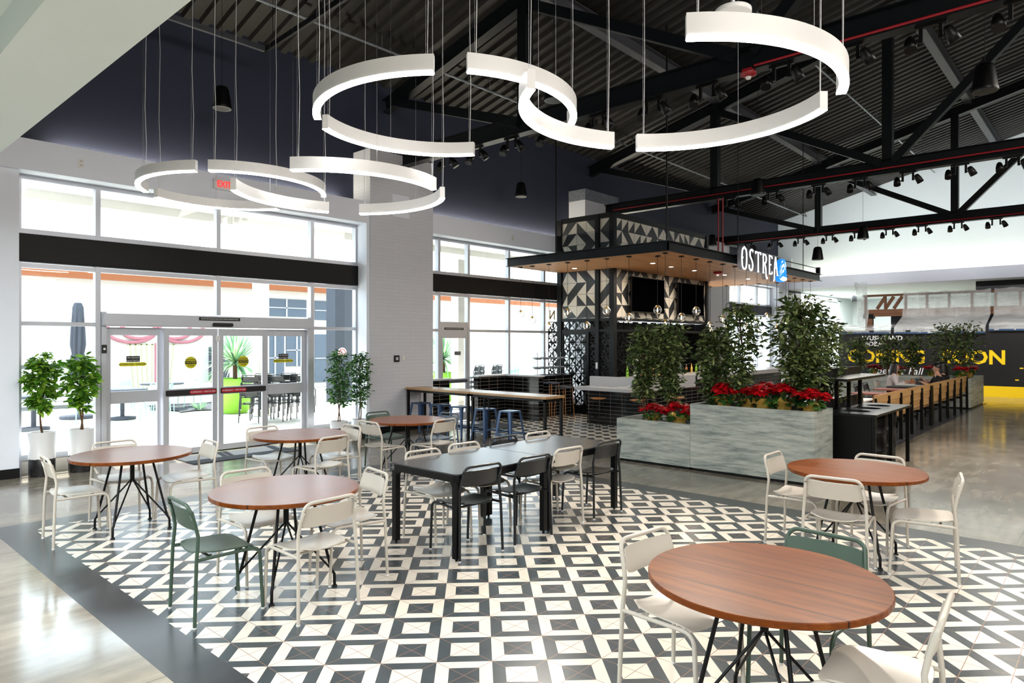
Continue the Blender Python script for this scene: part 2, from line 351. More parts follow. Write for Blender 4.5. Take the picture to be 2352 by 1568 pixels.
    def prism(s, poly, z0, z1, fr=None, mi=0):
        """2D outline extruded; fr maps (x, y, z) to 3D"""
        fr = fr or (lambda x, y, z: (x, y, z)); n = len(poly)
        vs = [fr(x, y, z0) for x, y in poly]+[fr(x, y, z1) for x, y in poly]
        return s.add(vs, [tuple(range(n))[::-1], tuple(range(n, 2*n))]+[(k, (k+1) % n, n+(k+1) % n, n+k) for k in range(n)], mi=mi)
    def build(s, name, mat, parent=None, world=True, origin=None):
        me = bpy.data.meshes.new(name); off = V((0, 0, 0))
        if parent is not None and world: off = wl(parent)
        if origin is not None: off = V(origin)
        me.from_pydata([V(v)-off for v in s.v], [], s.f)
        for m in (mat if isinstance(mat, (list, tuple)) else [mat]): me.materials.append(MT[m] if isinstance(m, str) else m)
        me.polygons.foreach_set('use_smooth', s.sm); me.polygons.foreach_set('material_index', s.mi); me.update()
        o = bpy.data.objects.new(name, me); COL.objects.link(o)
        if parent is not None: o.parent = parent
        if origin is not None: o.location = origin
        return o
    def top(s, name, mat, label, cat, group=None, kind=None, loc=None):
        xs = list(zip(*s.v)); org = loc or ((min(xs[0])+max(xs[0]))/2, (min(xs[1])+max(xs[1]))/2, min(xs[2]))
        o = s.build(name, mat, origin=org); return tag(o, label, cat, group, kind)
def wl(o):
    p = V(o.location)
    while o.parent: o = o.parent; p = p+V(o.location)
    return p
def tag(o, label=None, cat=None, group=None, kind=None):
    if label: o['label'] = label
    if cat: o['category'] = cat
    if group: o['group'] = group
    if kind: o['kind'] = kind
    return o
def thing(name, label, cat, loc=(0, 0, 0), rz=0, group=None, kind=None):
    o = bpy.data.objects.new(name, None); COL.objects.link(o); o.location = loc; o.rotation_euler = (0, 0, rz); o.empty_display_size = .1
    return tag(o, label, cat, group, kind)
def struct(mb, name, mat, parent=None):
    o = mb.build(name, mat, parent)
    if parent is None: o['kind'] = 'structure'
    return o
KIDS = {}
def copy_tree(o, parent=None):
    c = o.copy(); COL.objects.link(c)
    if parent is not None: c.parent = parent
    for ch in [k for k in o.children]: copy_tree(ch, c)
    return c
def text(body, size, parent, mat, loc, facing='-Y', name='lettering', depth=.002, bold=0.0, sx=1.0, mirror=False, shear=0.0, world=True, label=None):
    cu = bpy.data.curves.new(name, 'FONT'); cu.body = body; cu.size = size; cu.align_x = 'CENTER'; cu.align_y = 'CENTER'; cu.extrude = depth/2; cu.offset = bold; cu.shear = shear; cu.resolution_u = 2
    to = bpy.data.objects.new(name, cu); COL.objects.link(to); bpy.context.view_layer.update()
    me = bpy.data.meshes.new_from_object(to.evaluated_get(bpy.context.evaluated_depsgraph_get())); bpy.data.objects.remove(to); bpy.data.curves.remove(cu)
    me.materials.clear(); me.materials.append(MT[mat])
    X, Z = {'-Y': ((1, 0, 0), (0, -1, 0)), '-X': ((0, -1, 0), (-1, 0, 0)), '+X': ((0, 1, 0), (1, 0, 0))}[facing]
    if mirror: X = tuple(-c for c in X)
    off = wl(parent) if (parent is not None and world) else V((0, 0, 0))
    for v in me.vertices:
        c = v.co.copy(); v.co = V(loc)-off+V(X)*c.x*sx+V((0, 0, 1))*c.y+V(Z)*c.z
    me.update(); o = bpy.data.objects.new(name, me); COL.objects.link(o)
    if parent is not None: o.parent = parent
    if label: o['label'] = label
    return o
ORD = ['first', 'second', 'third', 'fourth', 'fifth', 'sixth', 'seventh', 'eighth', 'ninth', 'tenth', 'eleventh', 'twelfth', 'thirteenth', 'fourteenth', 'fifteenth']
def deckz(y): return 7.42+.25*(11.9-y) if y > -.3 else 7.42+.25*12.2-.25*(-.3-y)
def hangz(y): return deckz(y)+.07
# ================================================================ SETTING
struct(MB().box(-12, 46, -16, 11.72, -.3, 0), 'floor', 'floor')
struct(MB().box(-14, 60, 11.72, 60, -.3, -.01), 'ground', 'concrete2')
struct(MB().box(-12, 2.39, 11.42, 12.0, 0, 4.3), 'wall_left', 'white')
struct(MB().box(-12, 2.395, 11.405, 11.42, 0, .135), 'baseboard_left', 'black')
struct(MB().box(-12, 33.6, 11.36, 11.95, 4.3, 4.74), 'wall_header', 'white')
struct(MB().box(-12, 32.0, 11.92, 12.2, 4.6, 7.9), 'wall_upper', 'navy')
struct(MB().box(8.26, 9.95, 11.34, 11.93, 0, 5.84), 'wall_pier', 'brickw')
struct(MB().box(8.25, 9.96, 11.325, 11.34, 0, .14), 'baseboard_pier', 'black')
struct(MB().box(15.67, 17.35, 11.34, 11.93, 0, 5.95), 'wall_pier', 'brickw').name = 'wall_pier_bar'
struct(MB().box(15.66, 17.36, 11.325, 11.335, 5.95, 6.25).box(15.66, 17.36, 11.33, 11.92, 5.94, 6.25), 'trim_1', 'weath')
struct(MB().box(22.9, 25.2, 11.34, 11.93, 0, 5.68), 'wall_pier_far', 'brickw')
struct(MB().box(30.3, 31.45, 11.34, 11.95, 0, 4.3), 'wall_pier_end', 'white')
struct(MB().box(31.45, 33.6, 11.5, 11.9, 0, 4.3), 'wall_dark_panel', 'black')
# curb under the glazing
struct(MB().box(2.39, 3.46, 11.71, 11.95, 0, .19).box(7.2, 8.26, 11.71, 11.95, 0, .19).box(11.42, 15.67, 11.71, 11.95, 0, .19), 'trim_2', 'concrete2')
# gable end wall, its header, back room
gb = MB(); ys = [12.2, -.3, -14]; zs = [deckz(12.2)+.1, deckz(-.3)+.1, deckz(-14)+.1]
gb.prism([(12.2, 4.6), (12.2, zs[0]), (-.3, zs[1]), (-14, zs[2]), (-14, 4.6)], 31.75, 32.0, lambda a, b, c: (c, a, b))
struct(gb, 'wall_gable', 'white2')
struct(MB().box(31.0, 31.8, -14, 11.4, 4.28, 4.74), 'wall_gable_header', 'white')
struct(MB().box(31.8, 46, -14, 12.2, 4.28, 4.5), 'ceiling_back_room', 'white2')
struct(MB().box(42, 42.2, -14, 12, 0, 4.3), 'wall_back', 'white2')
struct(MB().box(32.2, 34.5, -12, 4.3, 3.92, 4.28), 'trim_3', 'darksteel')
struct(MB().box(33.6, 35.6, 11.5, 11.8, 0, 4.3).box(39.5, 42, 11.5, 11.8, 0, 4.3).box(35.6, 39.5, 11.5, 11.8, 0, 2.0).box(35.6, 39.5, 11.5, 11.8, 4.05, 4.3), 'wall_back_side', 'white2')
# low soffit over the walkway at upper left
sf = MB().box(-12, 1.53, -12, 10.6, 3.95, 4.3).box(1.005, 1.53, -12, 10.6, 3.72, 3.95)
struct(sf, 'ceiling_soffit', 'white2')
# roof deck, corrugated, on both slopes
dk = MB(); pitch = .30; x = -12.0; prof = []
while x < 32.0:
    prof += [(x, 0), (x+.12, 0), (x+.15, .075), (x+.27, .075)]; x += pitch
for (ya, yb) in ((12.2, -.3), (-.3, -14)):
    vs = [(px, ya, deckz(ya)+dz) for px, dz in prof]+[(px, yb, deckz(yb)+dz) for px, dz in prof]; n = len(prof)
    dk.add(vs, [(i, i+1, n+i+1, n+i) for i in range(n-1)])
struct(dk, 'ceiling', 'deck')
struct(MB().box(-12, 46, -14.2, -14, 0, 8), 'wall_rear', 'rearwall')
struct(MB().box(-12.2, -12, -14, 11.3, 0, 10), 'wall_side', 'rearwall')
# purlins
for py in (7.85, 3.5, -.3):
    z = deckz(py)-.17
    tag(MB().ibeam((-12, py, z), (31.75, py, z), .2, .3).top('roof_purlin', 'purlin', 'grey steel roof beam running the hall length, %s from the window wall' % ('nearest' if py > 7 else 'second' if py > 3 else 'third'), 'beam'), group='roof purlins')
# trusses
def truss(X, lab):
    t = thing('roof_truss', lab, 'truss', (X, 4, 5.6), group='roof trusses')
    zb = 5.76; b = lambda n, a, c, w, h: MB().ibeam((X, *a), (X, *c), w, h).build(n, 'truss', t)
    b('bottom_chord', (11.34 if X < 10 else 11.9, zb), (-13, zb), .2, .32)
    b('top_chord', (11.9, deckz(11.9)-.42), (-.3, deckz(-.3)-.42), .2, .28); b('top_chord', (-.3, deckz(-.3)-.42), (-13, deckz(-13)-.42), .2, .28)
    A, B, C = 7.9, 3.85, -.3
    for yy in (A, B, C, -4.45, -8.5):
        MB().bar((X, yy, 5.9), (X, yy, deckz(yy)-.35), .2, .2, up=(0, 1, 0)).build('post', 'truss', t)
    for (y0, z0, y1, z1) in ((11.6, deckz(11.6)-.45, A+.12, 5.82), (A, deckz(A)-.5, B+.12, 5.86), (B-.1, 5.86, C, deckz(C)-.5), (C, deckz(C)-.5, -4.4, 5.86)):
        MB().bar((X, y0, z0), (X, y1, z1), .17, .17, up=(1, 0, 0)).build('diagonal', 'truss', t)
truss(9.1, 'nearest dark steel roof truss, springing from the white brick pier')
truss(16.7, 'middle dark steel roof truss, crossing above the bar box')
truss(24.8, 'farthest dark steel roof truss, ending behind the bar canopy')
# sprinkler pipes parallel with the purlins
for i, (py, pz) in enumerate(((10.6, 7.55), (5.6, 8.7), (1.3, 9.75))):
    m = MB().tube([(-11.9, py, pz), (31.6, py, pz)], .025, 8)
    for k in range(14): m.tube([(-10+3*k, py, pz), (-10+3*k, py, hangz(py))], .006, 5)
    m.top('sprinkler_pipe', 'conduit', 'thin grey sprinkler pipe under the roof deck, %s from the window wall' % ORD[i], 'pipe', 'sprinkler pipes')
# suspended unistrut frame at upper left and conduit bundle above bar
m = MB().bar((2.2, 11.0, 6.95), (5.84, 11.0, 6.95), .06, .09)
for x_ in (3.2, 4.6): m.tube([(x_, 11.0, 6.99), (x_, 11.0, hangz(11.0))], .006, 5)
m.top('strut_rail', 'purlin', 'grey steel channel hung along the top of the navy wall at upper left', 'rail')
m = MB().bar((5.83, 11.1, 6.95), (5.63, 6.0, 6.95), .05, .09)
for y_ in (10.6, 8.5, 6.4): m.tube([(5.74, y_, 6.99), (5.74, y_, hangz(y_))], .006, 5)
m.top('strut_rail', 'truss', 'dark steel channel crossing from the navy wall above the ring lights', 'rail')
m = MB()
for k in range(4): m.tube([(17.5, 11.85-k*.05, 5.78), (31.4, 11.85-k*.05, 5.78)], .022, 6)
for k in range(5): m.box(18+3*k, 18.06+3*k, 11.6, 11.915, 5.73, 5.755)
m.top('conduit_run', 'conduit', 'bundle of grey conduits along the navy wall behind the bar box', 'conduit')
MB().tube([(31.7, 11.3, 5.7), (31.7, 11.3, 4.76)], .03, 6).top('conduit_drop', 'plasticwhite', 'white conduit dropping down the corner of the white gable wall', 'conduit')
# ---------------------------------------------------------------- glazing
GY = 11.75
def glaz(name, x0, x1, mull, levels, doors=None, band=(3.05, 3.45), skip=None, bandmat='black'):
    t = thing(name, None, None, ((x0+x1)/2, GY, 0), kind='structure')
    f = MB(); w = .07
    for x in mull: f.box(x-w/2, x+w/2, GY-.06, GY+.06, 0 if doors is None or not (doors[0]+.05 < x < doors[1]-.05) else 2.36, 4.3)
    for z in (levels[0], 3.0, 3.49, 4.27):
        if z == levels[0] and doors:
            f.box(x0, doors[0], GY-.055, GY+.055, .19, .27); f.box(doors[1], x1, GY-.055, GY+.055, .19, .27)
        else: f.box(x0, x1, GY-.055, GY+.055, z-.035, z+.035)
    for z in levels[1:]:
        if doors: f.box(x0, doors[0], GY-.05, GY+.05, z-.03, z+.03); f.box(doors[1], x1, GY-.05, GY+.05, z-.03, z+.03)
        else: f.box(x0, x1, GY-.05, GY+.05, z-.03, z+.03)
    f.build('window_frame', 'alum', t)
    MB().bbox(x0, x1-.02, GY-.10, GY+.08, band[0], band[1], .01).build('dark_band', bandmat, t)
    g = MB()
    if doors:
        g.box(x0, doors[0], GY-.004, GY+.004, .2, 3.0); g.box(doors[1], x1, GY-.004, GY+.004, .2, 3.0); g.box(doors[0], doors[1], GY-.004, GY+.004, 2.36, 3.0)
    else: g.box(x0, x1, GY-.004, GY+.004, .2, 3.0)
    g.box(x0, x1, GY-.004, GY+.004, 3.49, 4.27)
    g.build('pane', 'glass', t)
    return t
w1 = glaz('window_1', 2.42, 8.26, (2.44, 3.45, 5.32, 7.16, 8.19), (.23, 2.16), (3.45, 7.16))
f = MB()
for z in (.9, 1.52): f.box(2.42, 3.45, GY+.3, GY+.34, z-.03, z+.03)
f.build('outer_rail', 'alum', w1)
w2 = glaz('window_2', 9.95, 15.67, (9.98, 10.45, 11.4, 12.85, 14.28, 15.4), (.23, 2.16), (10.45, 11.4))
w3 = glaz('window_3', 25.2, 30.3, (25.3, 27.0, 28.8, 30.2), (.23, 2.16), bandmat='greyfab')
w4 = thing('window_4', None, None, (37.5, 11.65, 2), kind='structure')
MB().box(35.6, 39.5, 11.6, 11.7, 2.0, 2.08).box(35.6, 39.5, 11.6, 11.7, 3.98, 4.05).box(37, 37.07, 11.6, 11.7, 2, 4.05).box(38.3, 38.37, 11.6, 11.7, 2, 4.05).build('window_frame', 'alum', w4)
MB().box(35.6, 39.5, 11.64, 11.65, 2.08, 3.98).build('pane', 'glass', w4)
struct(MB().box(8.19, 8.262, 11.36, 11.7, 0, 4.3), 'trim_4', 'white')
# sliding entrance door
d1 = thing('door_1', None, None, (5.3, GY, 0), kind='structure')
MB().box(3.49, 3.56, GY-.08, GY+.08, 0, 2.36).box(7.05, 7.12, GY-.08, GY+.08, 0, 2.36).build('door_jamb', 'alum', d1)
MB().bbox(3.5, 7.1, GY-.15, GY+.08, 2.14, 2.335, .012).build('operator_header', 'alum', d1)
MB().box(3.56, 7.05, GY-.06, GY+.07, 0, .012).build('threshold', 'darksteel', d1)
def leaf(x0, x1, y, slide):
    p = MB(); w = .085
    p.box(x0, x0+w, y-.02, y+.02, .02, 2.12).box(x1-w, x1, y-.02, y+.02, .02, 2.12)
    p.box(x0+w, x1-w, y-.02, y+.02, 2.0, 2.12).box(x0+w, x1-w, y-.02, y+.02, .02, .11)
    if slide: p.box(x0+w, x1-w, y-.02, y+.02, .98, 1.11)
    else: p.box(x0+w, x1-w, y-.03, y+.03, .92, 1.11)
    o = p.build('door_leaf', 'alum', d1)
    MB().box(x0+w, x1-w, y-.003, y+.003, .11, 2.0).build('door_glass', 'glass', o)
    if slide: MB().bbox(x0+.03, x1-.03, y-.05, y-.02, 1.0, 1.09, .006).build('push_bar', 'stickerblk', o)
    return o
leaf(3.56, 4.42, GY+.03, False); leaf(4.40, 5.29, GY-.06, True); leaf(5.31, 6.2, GY-.06, True); leaf(6.18, 7.05, GY+.03, False)
MB().bbox(5.17, 5.52, GY-.2, GY-.15, 2.16, 2.22, .01).build('motion_sensor', 'stickerblk', d1)
MB().bbox(5.25, 5.33, GY-.1, GY-.08, 1.9, 2.0, .006).build('lock_block', 'plasticwhite', d1)
d2 = thing('door_2', None, None, (10.92, GY, 0), kind='structure')
p = MB()
for a in ((10.49, 10.57), (11.29, 11.36)): p.box(a[0], a[1], GY-.05, GY, .02, 2.1)
p.box(10.57, 11.29, GY-.05, GY, 1.98, 2.1).box(10.57, 11.29, GY-.05, GY, .02, .22).box(10.57, 11.29, GY-.06, GY, .92, 1.02)
o = p.build('door_leaf', 'alum', d2); MB().box(10.57, 11.29, GY-.03, GY-.022, .22, 1.98).build('door_glass', 'glass', o)
MB().bbox(10.6, 11.3, GY-.12, GY-.06, .93, 1.0, .01).build('push_bar', 'chrome', o)
MB().box(10.45, 11.4, GY-.05, GY+.05, 2.1, 2.36).build('door_header', 'alum', d2)
# stickers and signs on the doors
def sticker(label, x, z, w, h, mat, lines, tm, size, y=GY+.03-.006, shape='rect', group=None, band=None, sx=1.0):
    t = thing('door_sticker', label, 'sign', (x, y, z), group=group)
    m = MB()
    if shape == 'disc': m.lathe([(w/2, 0), (w/2, .002)], (x, y, z), 32, smooth=False, axis=(0, -1, 0))
    elif shape == 'arrow': m.prism([(-w/2, 0), (-w/2+h*.5, h/2), (w/2-h*.5, h/2), (w/2, 0), (w/2-h*.5, -h/2), (-w/2+h*.5, -h/2)], 0, .002, lambda a, b, c: (x+a, y-c, z+b))
    else: m.box(x-w/2, x+w/2, y-.002, y, z-h/2, z+h/2)
    m.build('backing', mat, t)
    if band: MB().box(x-w/2*.98, x+w/2*.98, y-.004, y-.002, z-band/2, z+band/2).build('band', 'stickerblk', t)
    for (txt, dz, s, mm) in lines: text(txt, s, t, mm or tm, (x, y-.006, z+dz), sx=sx)
    return t
sticker('black no alcohol notice on the left fixed door panel', 3.974, 1.62, .20, .095, 'stickerblk', [('No Alcohol', .02, .036, None), ('Beyond This Point', -.024, .030, None)], 'plasticwhite', .03)
sticker('black no alcohol notice on the right fixed door panel', 6.59, 1.62, .20, .095, 'stickerblk', [('No Alcohol', .02, .036, None), ('Beyond This Point', -.024, .030, None)], 'plasticwhite', .03)
sticker('yellow stand clear arrow strip on the left fixed door panel', 3.968, 1.535, .42, .06, 'stickeryel', [('AUTOMATIC DOOR \u2014 STAND CLEAR', 0, .032, None)], 'stickerblk', .03, shape='arrow', sx=.72)
sticker('yellow stand clear arrow strip on the right fixed door panel', 6.59, 1.535, .42, .06, 'stickeryel', [('AUTOMATIC DOOR \u2014 STAND CLEAR', 0, .032, None)], 'stickerblk', .03, shape='arrow', sx=.72)
for lab, x in (('round yellow caution sticker on the left sliding door', 4.84), ('round yellow caution sticker on the right sliding door', 5.76)):
    sticker(lab, x, 1.545, .2, .2, 'stickeryel', [('AUTOMATIC', .047, .034, None), ('CAUTION', 0, .045, 'stickeryel'), ('DOOR', -.052, .036, None)], 'stickerblk', .03, y=GY-.067, shape='disc', band=.052, sx=.92)
for lab, x in (('red push to open strip on the left sliding door bar', 5.03), ('red push to open strip on the right sliding door bar', 5.57)):
    sticker(lab, x, 1.045, .47, .07, 'stickerred', [('IN EMERGENCY \u2014 PUSH TO OPEN', 0, .036, None)], 'plasticwhite', .03, y=GY-.112, shape='arrow', sx=.74)
sticker('long black unlocked-door notice on the entrance header', 5.30, 2.285, .72, .055, 'stickerblk', [('DOOR MUST REMAIN UNLOCKED DURING BUSINESS HOURS', 0, .028, None)], 'plasticwhite', .02, y=GY-.152, sx=.84)
sticker('long black notice above the second glass door', 10.92, 2.2, .62, .05, 'stickerblk', [('DOOR MUST REMAIN UNLOCKED DURING BUSINESS HOURS', 0, .025, None)], 'plasticwhite', .02, y=GY-.053, sx=.8)
sticker('black no alcohol notice on the second glass door', 11.05, 1.62, .2, .09, 'stickerblk', [('No Alcohol', .018, .033, None), ('Beyond This Point', -.022, .028, None)], 'plasticwhite', .03, y=GY-.034)
t = thing('exit_sign', 'small white exit sign with red letters on the header above the entrance', 'sign', (5.22, 11.33, 4.56))
MB().bbox(5.07, 5.38, 11.30, 11.36, 4.47, 4.64, .008).build('housing', 'plasticwhite', t); text('EXIT', .15, t, 'exitred', (5.235, 11.294, 4.556), depth=.006, sx=.8, bold=.002)
t = thing('access_button', 'black door push plate on the entrance frame', 'switch', (3.5, GY-.08, 1.75)); MB().bbox(3.49, 3.56, GY-.1, GY-.08, 1.72, 1.85, .004).build('plate', 'stickerblk', t)
MB().lathe([(.018, 0), (.018, .004)], (3.525, GY-.1, 1.785), 12, axis=(0, -1, 0)).build('emblem', 'plasticwhite', t)
def outlet(lab, x, z, y):
    t = thing('wall_outlet', lab, 'outlet', (x, y, z)); MB().bbox(x-.04, x+.04, y-.008, y, z-.065, z+.065, .003).build('plate', 'plasticwhite', t)
    m = MB()
    for dz in (-.03, .03): m.box(x-.012, x-.007, y-.010, y-.008, z+dz-.01, z+dz+.01).box(x+.007, x+.012, y-.010, y-.008, z+dz-.01, z+dz+.01)
    m.build('slot', 'stickerblk', t)
outlet('white double outlet on the header above the left window', 3.13, 4.52, 11.36); outlet('white outlet on the header right of the brick pier', 12.6, 4.5, 11.36); outlet('white outlet on the header beside the brick pier', 8.1, 4.5, 11.36)
t = thing('thermostat', 'black square wall control on the white brick pier', 'control', (8.93, 11.33, 1.54)); MB().bbox(8.86, 9.0, 11.315, 11.34, 1.47, 1.61, .006).build('case', 'stickerblk', t); MB().box(8.90, 8.96, 11.312, 11.316, 1.51, 1.57).build('screen', 'alum', t)
MB().bbox(9.08, 9.14, 11.32, 11.34, 1.49, 1.6, .004).top('light_switch', 'plasticwhite', 'white switch plate on the brick pier beside the black control', 'switch')
m = MB(); m.box(8.83, 9.27, 11.336, 11.34, 4.53, 4.99); m.box(8.83, 9.27, 11.334, 11.341, 4.985, 4.992).box(8.83, 9.27, 11.334, 11.341, 4.527, 4.534).box(8.827, 8.834, 11.334, 11.341, 4.53, 4.99).box(9.266, 9.273, 11.334, 11.341, 4.53, 4.99)
m.top('wall_hatch', 'white', 'square access hatch outlined high on the white brick pier', 'hatch')
# cove lights on the ledges
for i, (x0, x1) in enumerate(((2.9, 7.9), (10.4, 15.3), (17.8, 22.5))):
    MB().box(x0, x1, 11.83, 11.89, 4.742, 4.752).top('cove_light', 'cove', 'hidden warm light strip on the window wall ledge, %s bay from the left' % ORD[i], 'light', 'cove lights')
MB().box(31.45, 31.52, -10, 10.8, 4.742, 4.75).top('cove_light', 'cove2', 'warm light strip on the ledge below the white gable wall', 'light', 'cove lights')
# floor mats
MB().bbox(4.45, 6.25, 10.62, 11.45, 0, .012, .004).top('door_mat', 'carpet', 'dark ribbed mat inside the sliding entrance doors', 'mat')
MB().bbox(10.3, 11.5, 10.0, 11.3, 0, .012, .004).top('door_mat', 'carpet', 'dark mat under the high table by the second glass door', 'mat')
# ================================================================ CHAIRS
def make_chair(mat, label, group=None, slot=True):
    t = thing('dining_chair', label, 'chair'); r = .0125
    bf = MB(); pts = [(-.236, -.225, .44), (-.232, -.215, .55), (-.228, -.212, .60), (-.221, -.228, .68), (-.212, -.250, .755)]
    for k in range(7):
        a = pi-k*pi/12; pts.append((-.152+.06*cos(a), -.250-.017*sin(a), .755+.055*sin(a)))
    full = pts+[(-x, y, z) for x, y, z in pts[::-1]]
    bf.tube(full, r, 8); bf.build('back_frame', mat, t, False)
    for s in (-1, 1):
        o = MB().tube([(s*.246, -.24, .008), (s*.236, -.225, .44)], r, 8).build('leg', mat, t, False)
        MB().lathe([(.0135, 0), (.0135, .012)], (s*.246, -.24, 0), 10).build('foot_cap', 'plasticwhite', o, False)
        fp = [(s*.214, .13, .445)]
        for k in range(6):
            a = pi/2-k*pi/10; fp.append((s*.214, .155+.06*cos(a), .385+.06*sin(a)))
        fp.append((s*.216, .235, .008))
        o = MB().tube(fp, r, 8).build('leg', mat, t, False)
        MB().lathe([(.0135, 0), (.0135, .012)], (s*.216, .235, 0), 10).build('foot_cap', 'plasticwhite', o, False)
    sf = MB()
    for s in (-1, 1): sf.tube([(s*.236, -.222, .445), (s*.214, .135, .445)], r*.95, 8); sf.tube([(s*.17, -.11, .425), (s*.17, -.11, .45)], .008, 6).tube([(s*.17, .1, .425), (s*.17, .1, .45)], .008, 6)
    sf.tube([(-.22, -.12, .438), (.22, -.12, .438)], r*.8, 6).tube([(-.215, .1, .438), (.215, .1, .438)], r*.8, 6)
    sf.build('seat_frame', mat, t, False)
    def seat(u, v):
        a, b = u*2-1, v*2-1            # square -> rounded outline
        ex = 1-.16*max(0, -b)**3; k = (abs(a)**5+abs(b)**5)**.2 if (a or b) else 1; m = max(abs(a), abs(b)); q = m/k if k > 0 else 1
        q = .5+.5*q if m > .8 else 1
        X = a*.212*ex*(1-.10*(abs(b)**6)*abs(a)); Y = b*.205*(1-.10*(abs(a)**6)*abs(b))
        Z = .468+.018*a*a*(1-.3*b)-.014*max(0, b-.55)**2*6+.010*max(0, -b)**2-.012
        return (X, Y-.005, Z)
    MB().sheet(seat, 14, 14, .009).build('seat', mat, t, False)
    def back(u, v):
        a = u*2-1; z0 = .632+.032*max(0, abs(a)-.72)**2*9; z1 = .772-.01*max(0, abs(a)-.8)**2*20
        z = z0+(z1-z0)*v; w = .214-(z-.63)*.07
        y = -.215-.24*max(0, z-.62)-.028*(1-a*a)
        return (a*w, y+.010, z)
    MB().sheet(back, 16, 5, .007).build('backrest', mat, t, False)
    return t
PROTO = {}
def chair(mat, x, y, ang, label):
    """ang = heading in degrees (0 faces +X)"""
    if mat not in PROTO: o = PROTO[mat] = make_chair(mat, label)
    else: o = copy_tree(PROTO[mat])
    o.location = (x, y, 0); o.rotation_euler = (0, 0, R(ang-90)); o['label'] = label; o['group'] = 'metal dining chairs'
    return o
TL = {'LF': ('front left round table', 2.71, 4.80), 'LR': ('rear left round table by the potted trees', 2.51, 7.46), 'MD': ('round table nearest the entrance doors', 4.42, 7.50),
      'BK': ('round table beside the brick pier', 6.30, 7.74), 'FR': ('largest, nearest round table at the right', 3.25, 1.286), 'RR': ('round table in front of the trash station', 6.50, 1.76)}
CH = [('green', 2.165, 4.775, -4, 'sage green metal chair at the left front of the front left round table'),
      ('cream', 2.63, 4.33, 92, 'cream metal chair with its back to the camera at the front left round table'),
      ('cream', 2.73, 5.25, -92, 'cream metal chair on the far, window side of the front left round table'),
      ('cream', 3.21, 4.72, 169, 'cream metal chair at the right side of the front left round table'),
      ('cream', 2.03, 7.47, -4, 'cream metal chair leftmost of all, at the rear left round table'),
      ('cream', 2.56, 7.88, -90, 'cream metal chair between the rear left round table and the potted trees'),
      ('cream', 3.02, 7.42, 176, 'cream metal chair at the right of the rear left round table'),
      ('cream', 4.26, 7.86, -88, 'cream metal chair at the left of the round table nearest the entrance doors'),
      ('cream', 4.36, 6.96, 96, 'cream metal chair with its back to the camera at the table nearest the entrance doors'),
      ('cream', 4.85, 7.42, 178, 'cream metal chair at the right of the round table nearest the entrance doors'),
      ('cream', 5.76, 7.60, 2, 'cream metal chair at the left of the round table beside the brick pier'),
      ('green', 6.36, 8.28, -90, 'sage green metal chair on the window side of the round table beside the brick pier'),
      ('cream', 6.37, 7.28, 94, 'cream metal chair with its back to the camera at the table beside the brick pier'),
      ('slateblue', 6.73, 7.60, 178, 'blue grey metal chair at the right of the round table beside the brick pier'),
      ('slate', 4.28, 4.44, 84, 'dark slate chair nearest the left end of the long black table, back to the camera'),
      ('slate', 4.94, 4.40, 85, 'dark slate chair second from the left on the near side of the long black table'),
      ('cream', 5.545, 4.46, 86, 'cream metal chair among dark ones, near side of the long table'),
      ('slate', 6.20, 4.41, 87, 'dark slate chair at the far right end of the long table, near side'),
      ('cream', 4.40, 4.93, -94, 'cream metal chair leftmost on the far side of the long black table'),
      ('cream', 5.00, 4.96, -93, 'cream metal chair second from the left on the far side of the long black table'),
      ('slate', 5.64, 4.98, -93, 'dark slate chair on the far side of the long black table'),
      ('cream', 6.20, 4.93, -92, 'cream metal chair rightmost on the far side of the long black table'),
      ('cream', 6.58, 2.26, -90, 'cream metal chair at the left of the round table in front of the trash station'),
      ('cream', 5.98, 1.73, 4, 'cream metal chair, back to the camera, at the table before the trash station'),
      ('cream', 6.86, 1.73, 176, 'cream metal chair between the round table and the black trash station'),
      ('cream', 6.42, 1.22, 101, 'cream metal chair at the right of the round table in front of the trash station'),
      ('cream', 3.33, 1.76, -97, 'cream metal chair at the left of the nearest round table'),
      ('green', 3.76, 1.26, 176, 'sage green metal chair on the far side of the nearest round table'),
      ('cream', 3.25, .80, 94, 'cream metal chair at the right of the nearest round table, cut by the bottom edge')]
for c in CH: chair(*c)
# ================================================================ ROUND TABLES
def make_rtable(wood):
    t = thing('round_table', '', 'table'); H = .765; r = .553
    MB().lathe([(.0001, H-.032), (r-.004, H-.032), (r, H-.028), (r, H-.004), (r-.004, H), (0.0001, H)], n=64, smooth=False).build('tabletop', wood, t, False)
    MB().tube([(0, 0, H-.032), (0, 0, .50)], .021, 10).build('hub_post', 'blackmetal', t, False)
    MB().lathe([(.12, H-.040), (.12, H-.033)], n=24).build('mounting_plate', 'blackmetal', t, False)
    for sx, sy in ((-1, 1), (-1, -1), (1, -1), (1, 1)):
        m = MB().tube([(sx*.135, sy*.135, H-.033), (sx*.245, sy*.245, .13), (sx*.26, sy*.26, .10), (sx*.262, sy*.262, .008)], .0115, 8)
        o = m.build('leg', 'blackmetal', t, False)
        MB().lathe([(.02, 0), (.02, .012)], (sx*.262, sy*.262, 0), 10).build('foot_pad', 'rubber', o, False)
        MB().tube([(0, 0, .51), (sx*.25, sy*.25, .125)], .008, 7).build('brace', 'blackmetal', t, False)
    return t
PT = {}
for k, wood in (('LF', 'wx'), ('LR', 'wx'), ('MD', 'wy'), ('BK', 'wx'), ('FR', 'wy'), ('RR', 'wy')):
    lab, x, y = TL[k]
    if wood not in PT: o = PT[wood] = make_rtable(wood)
    else: o = copy_tree(PT[wood])
    o.location = (x, y, 0); o['label'] = 'walnut topped '+lab; o['group'] = 'round walnut tables'
    if k == 'RR': o.scale = (1.012, 1.012, 1)
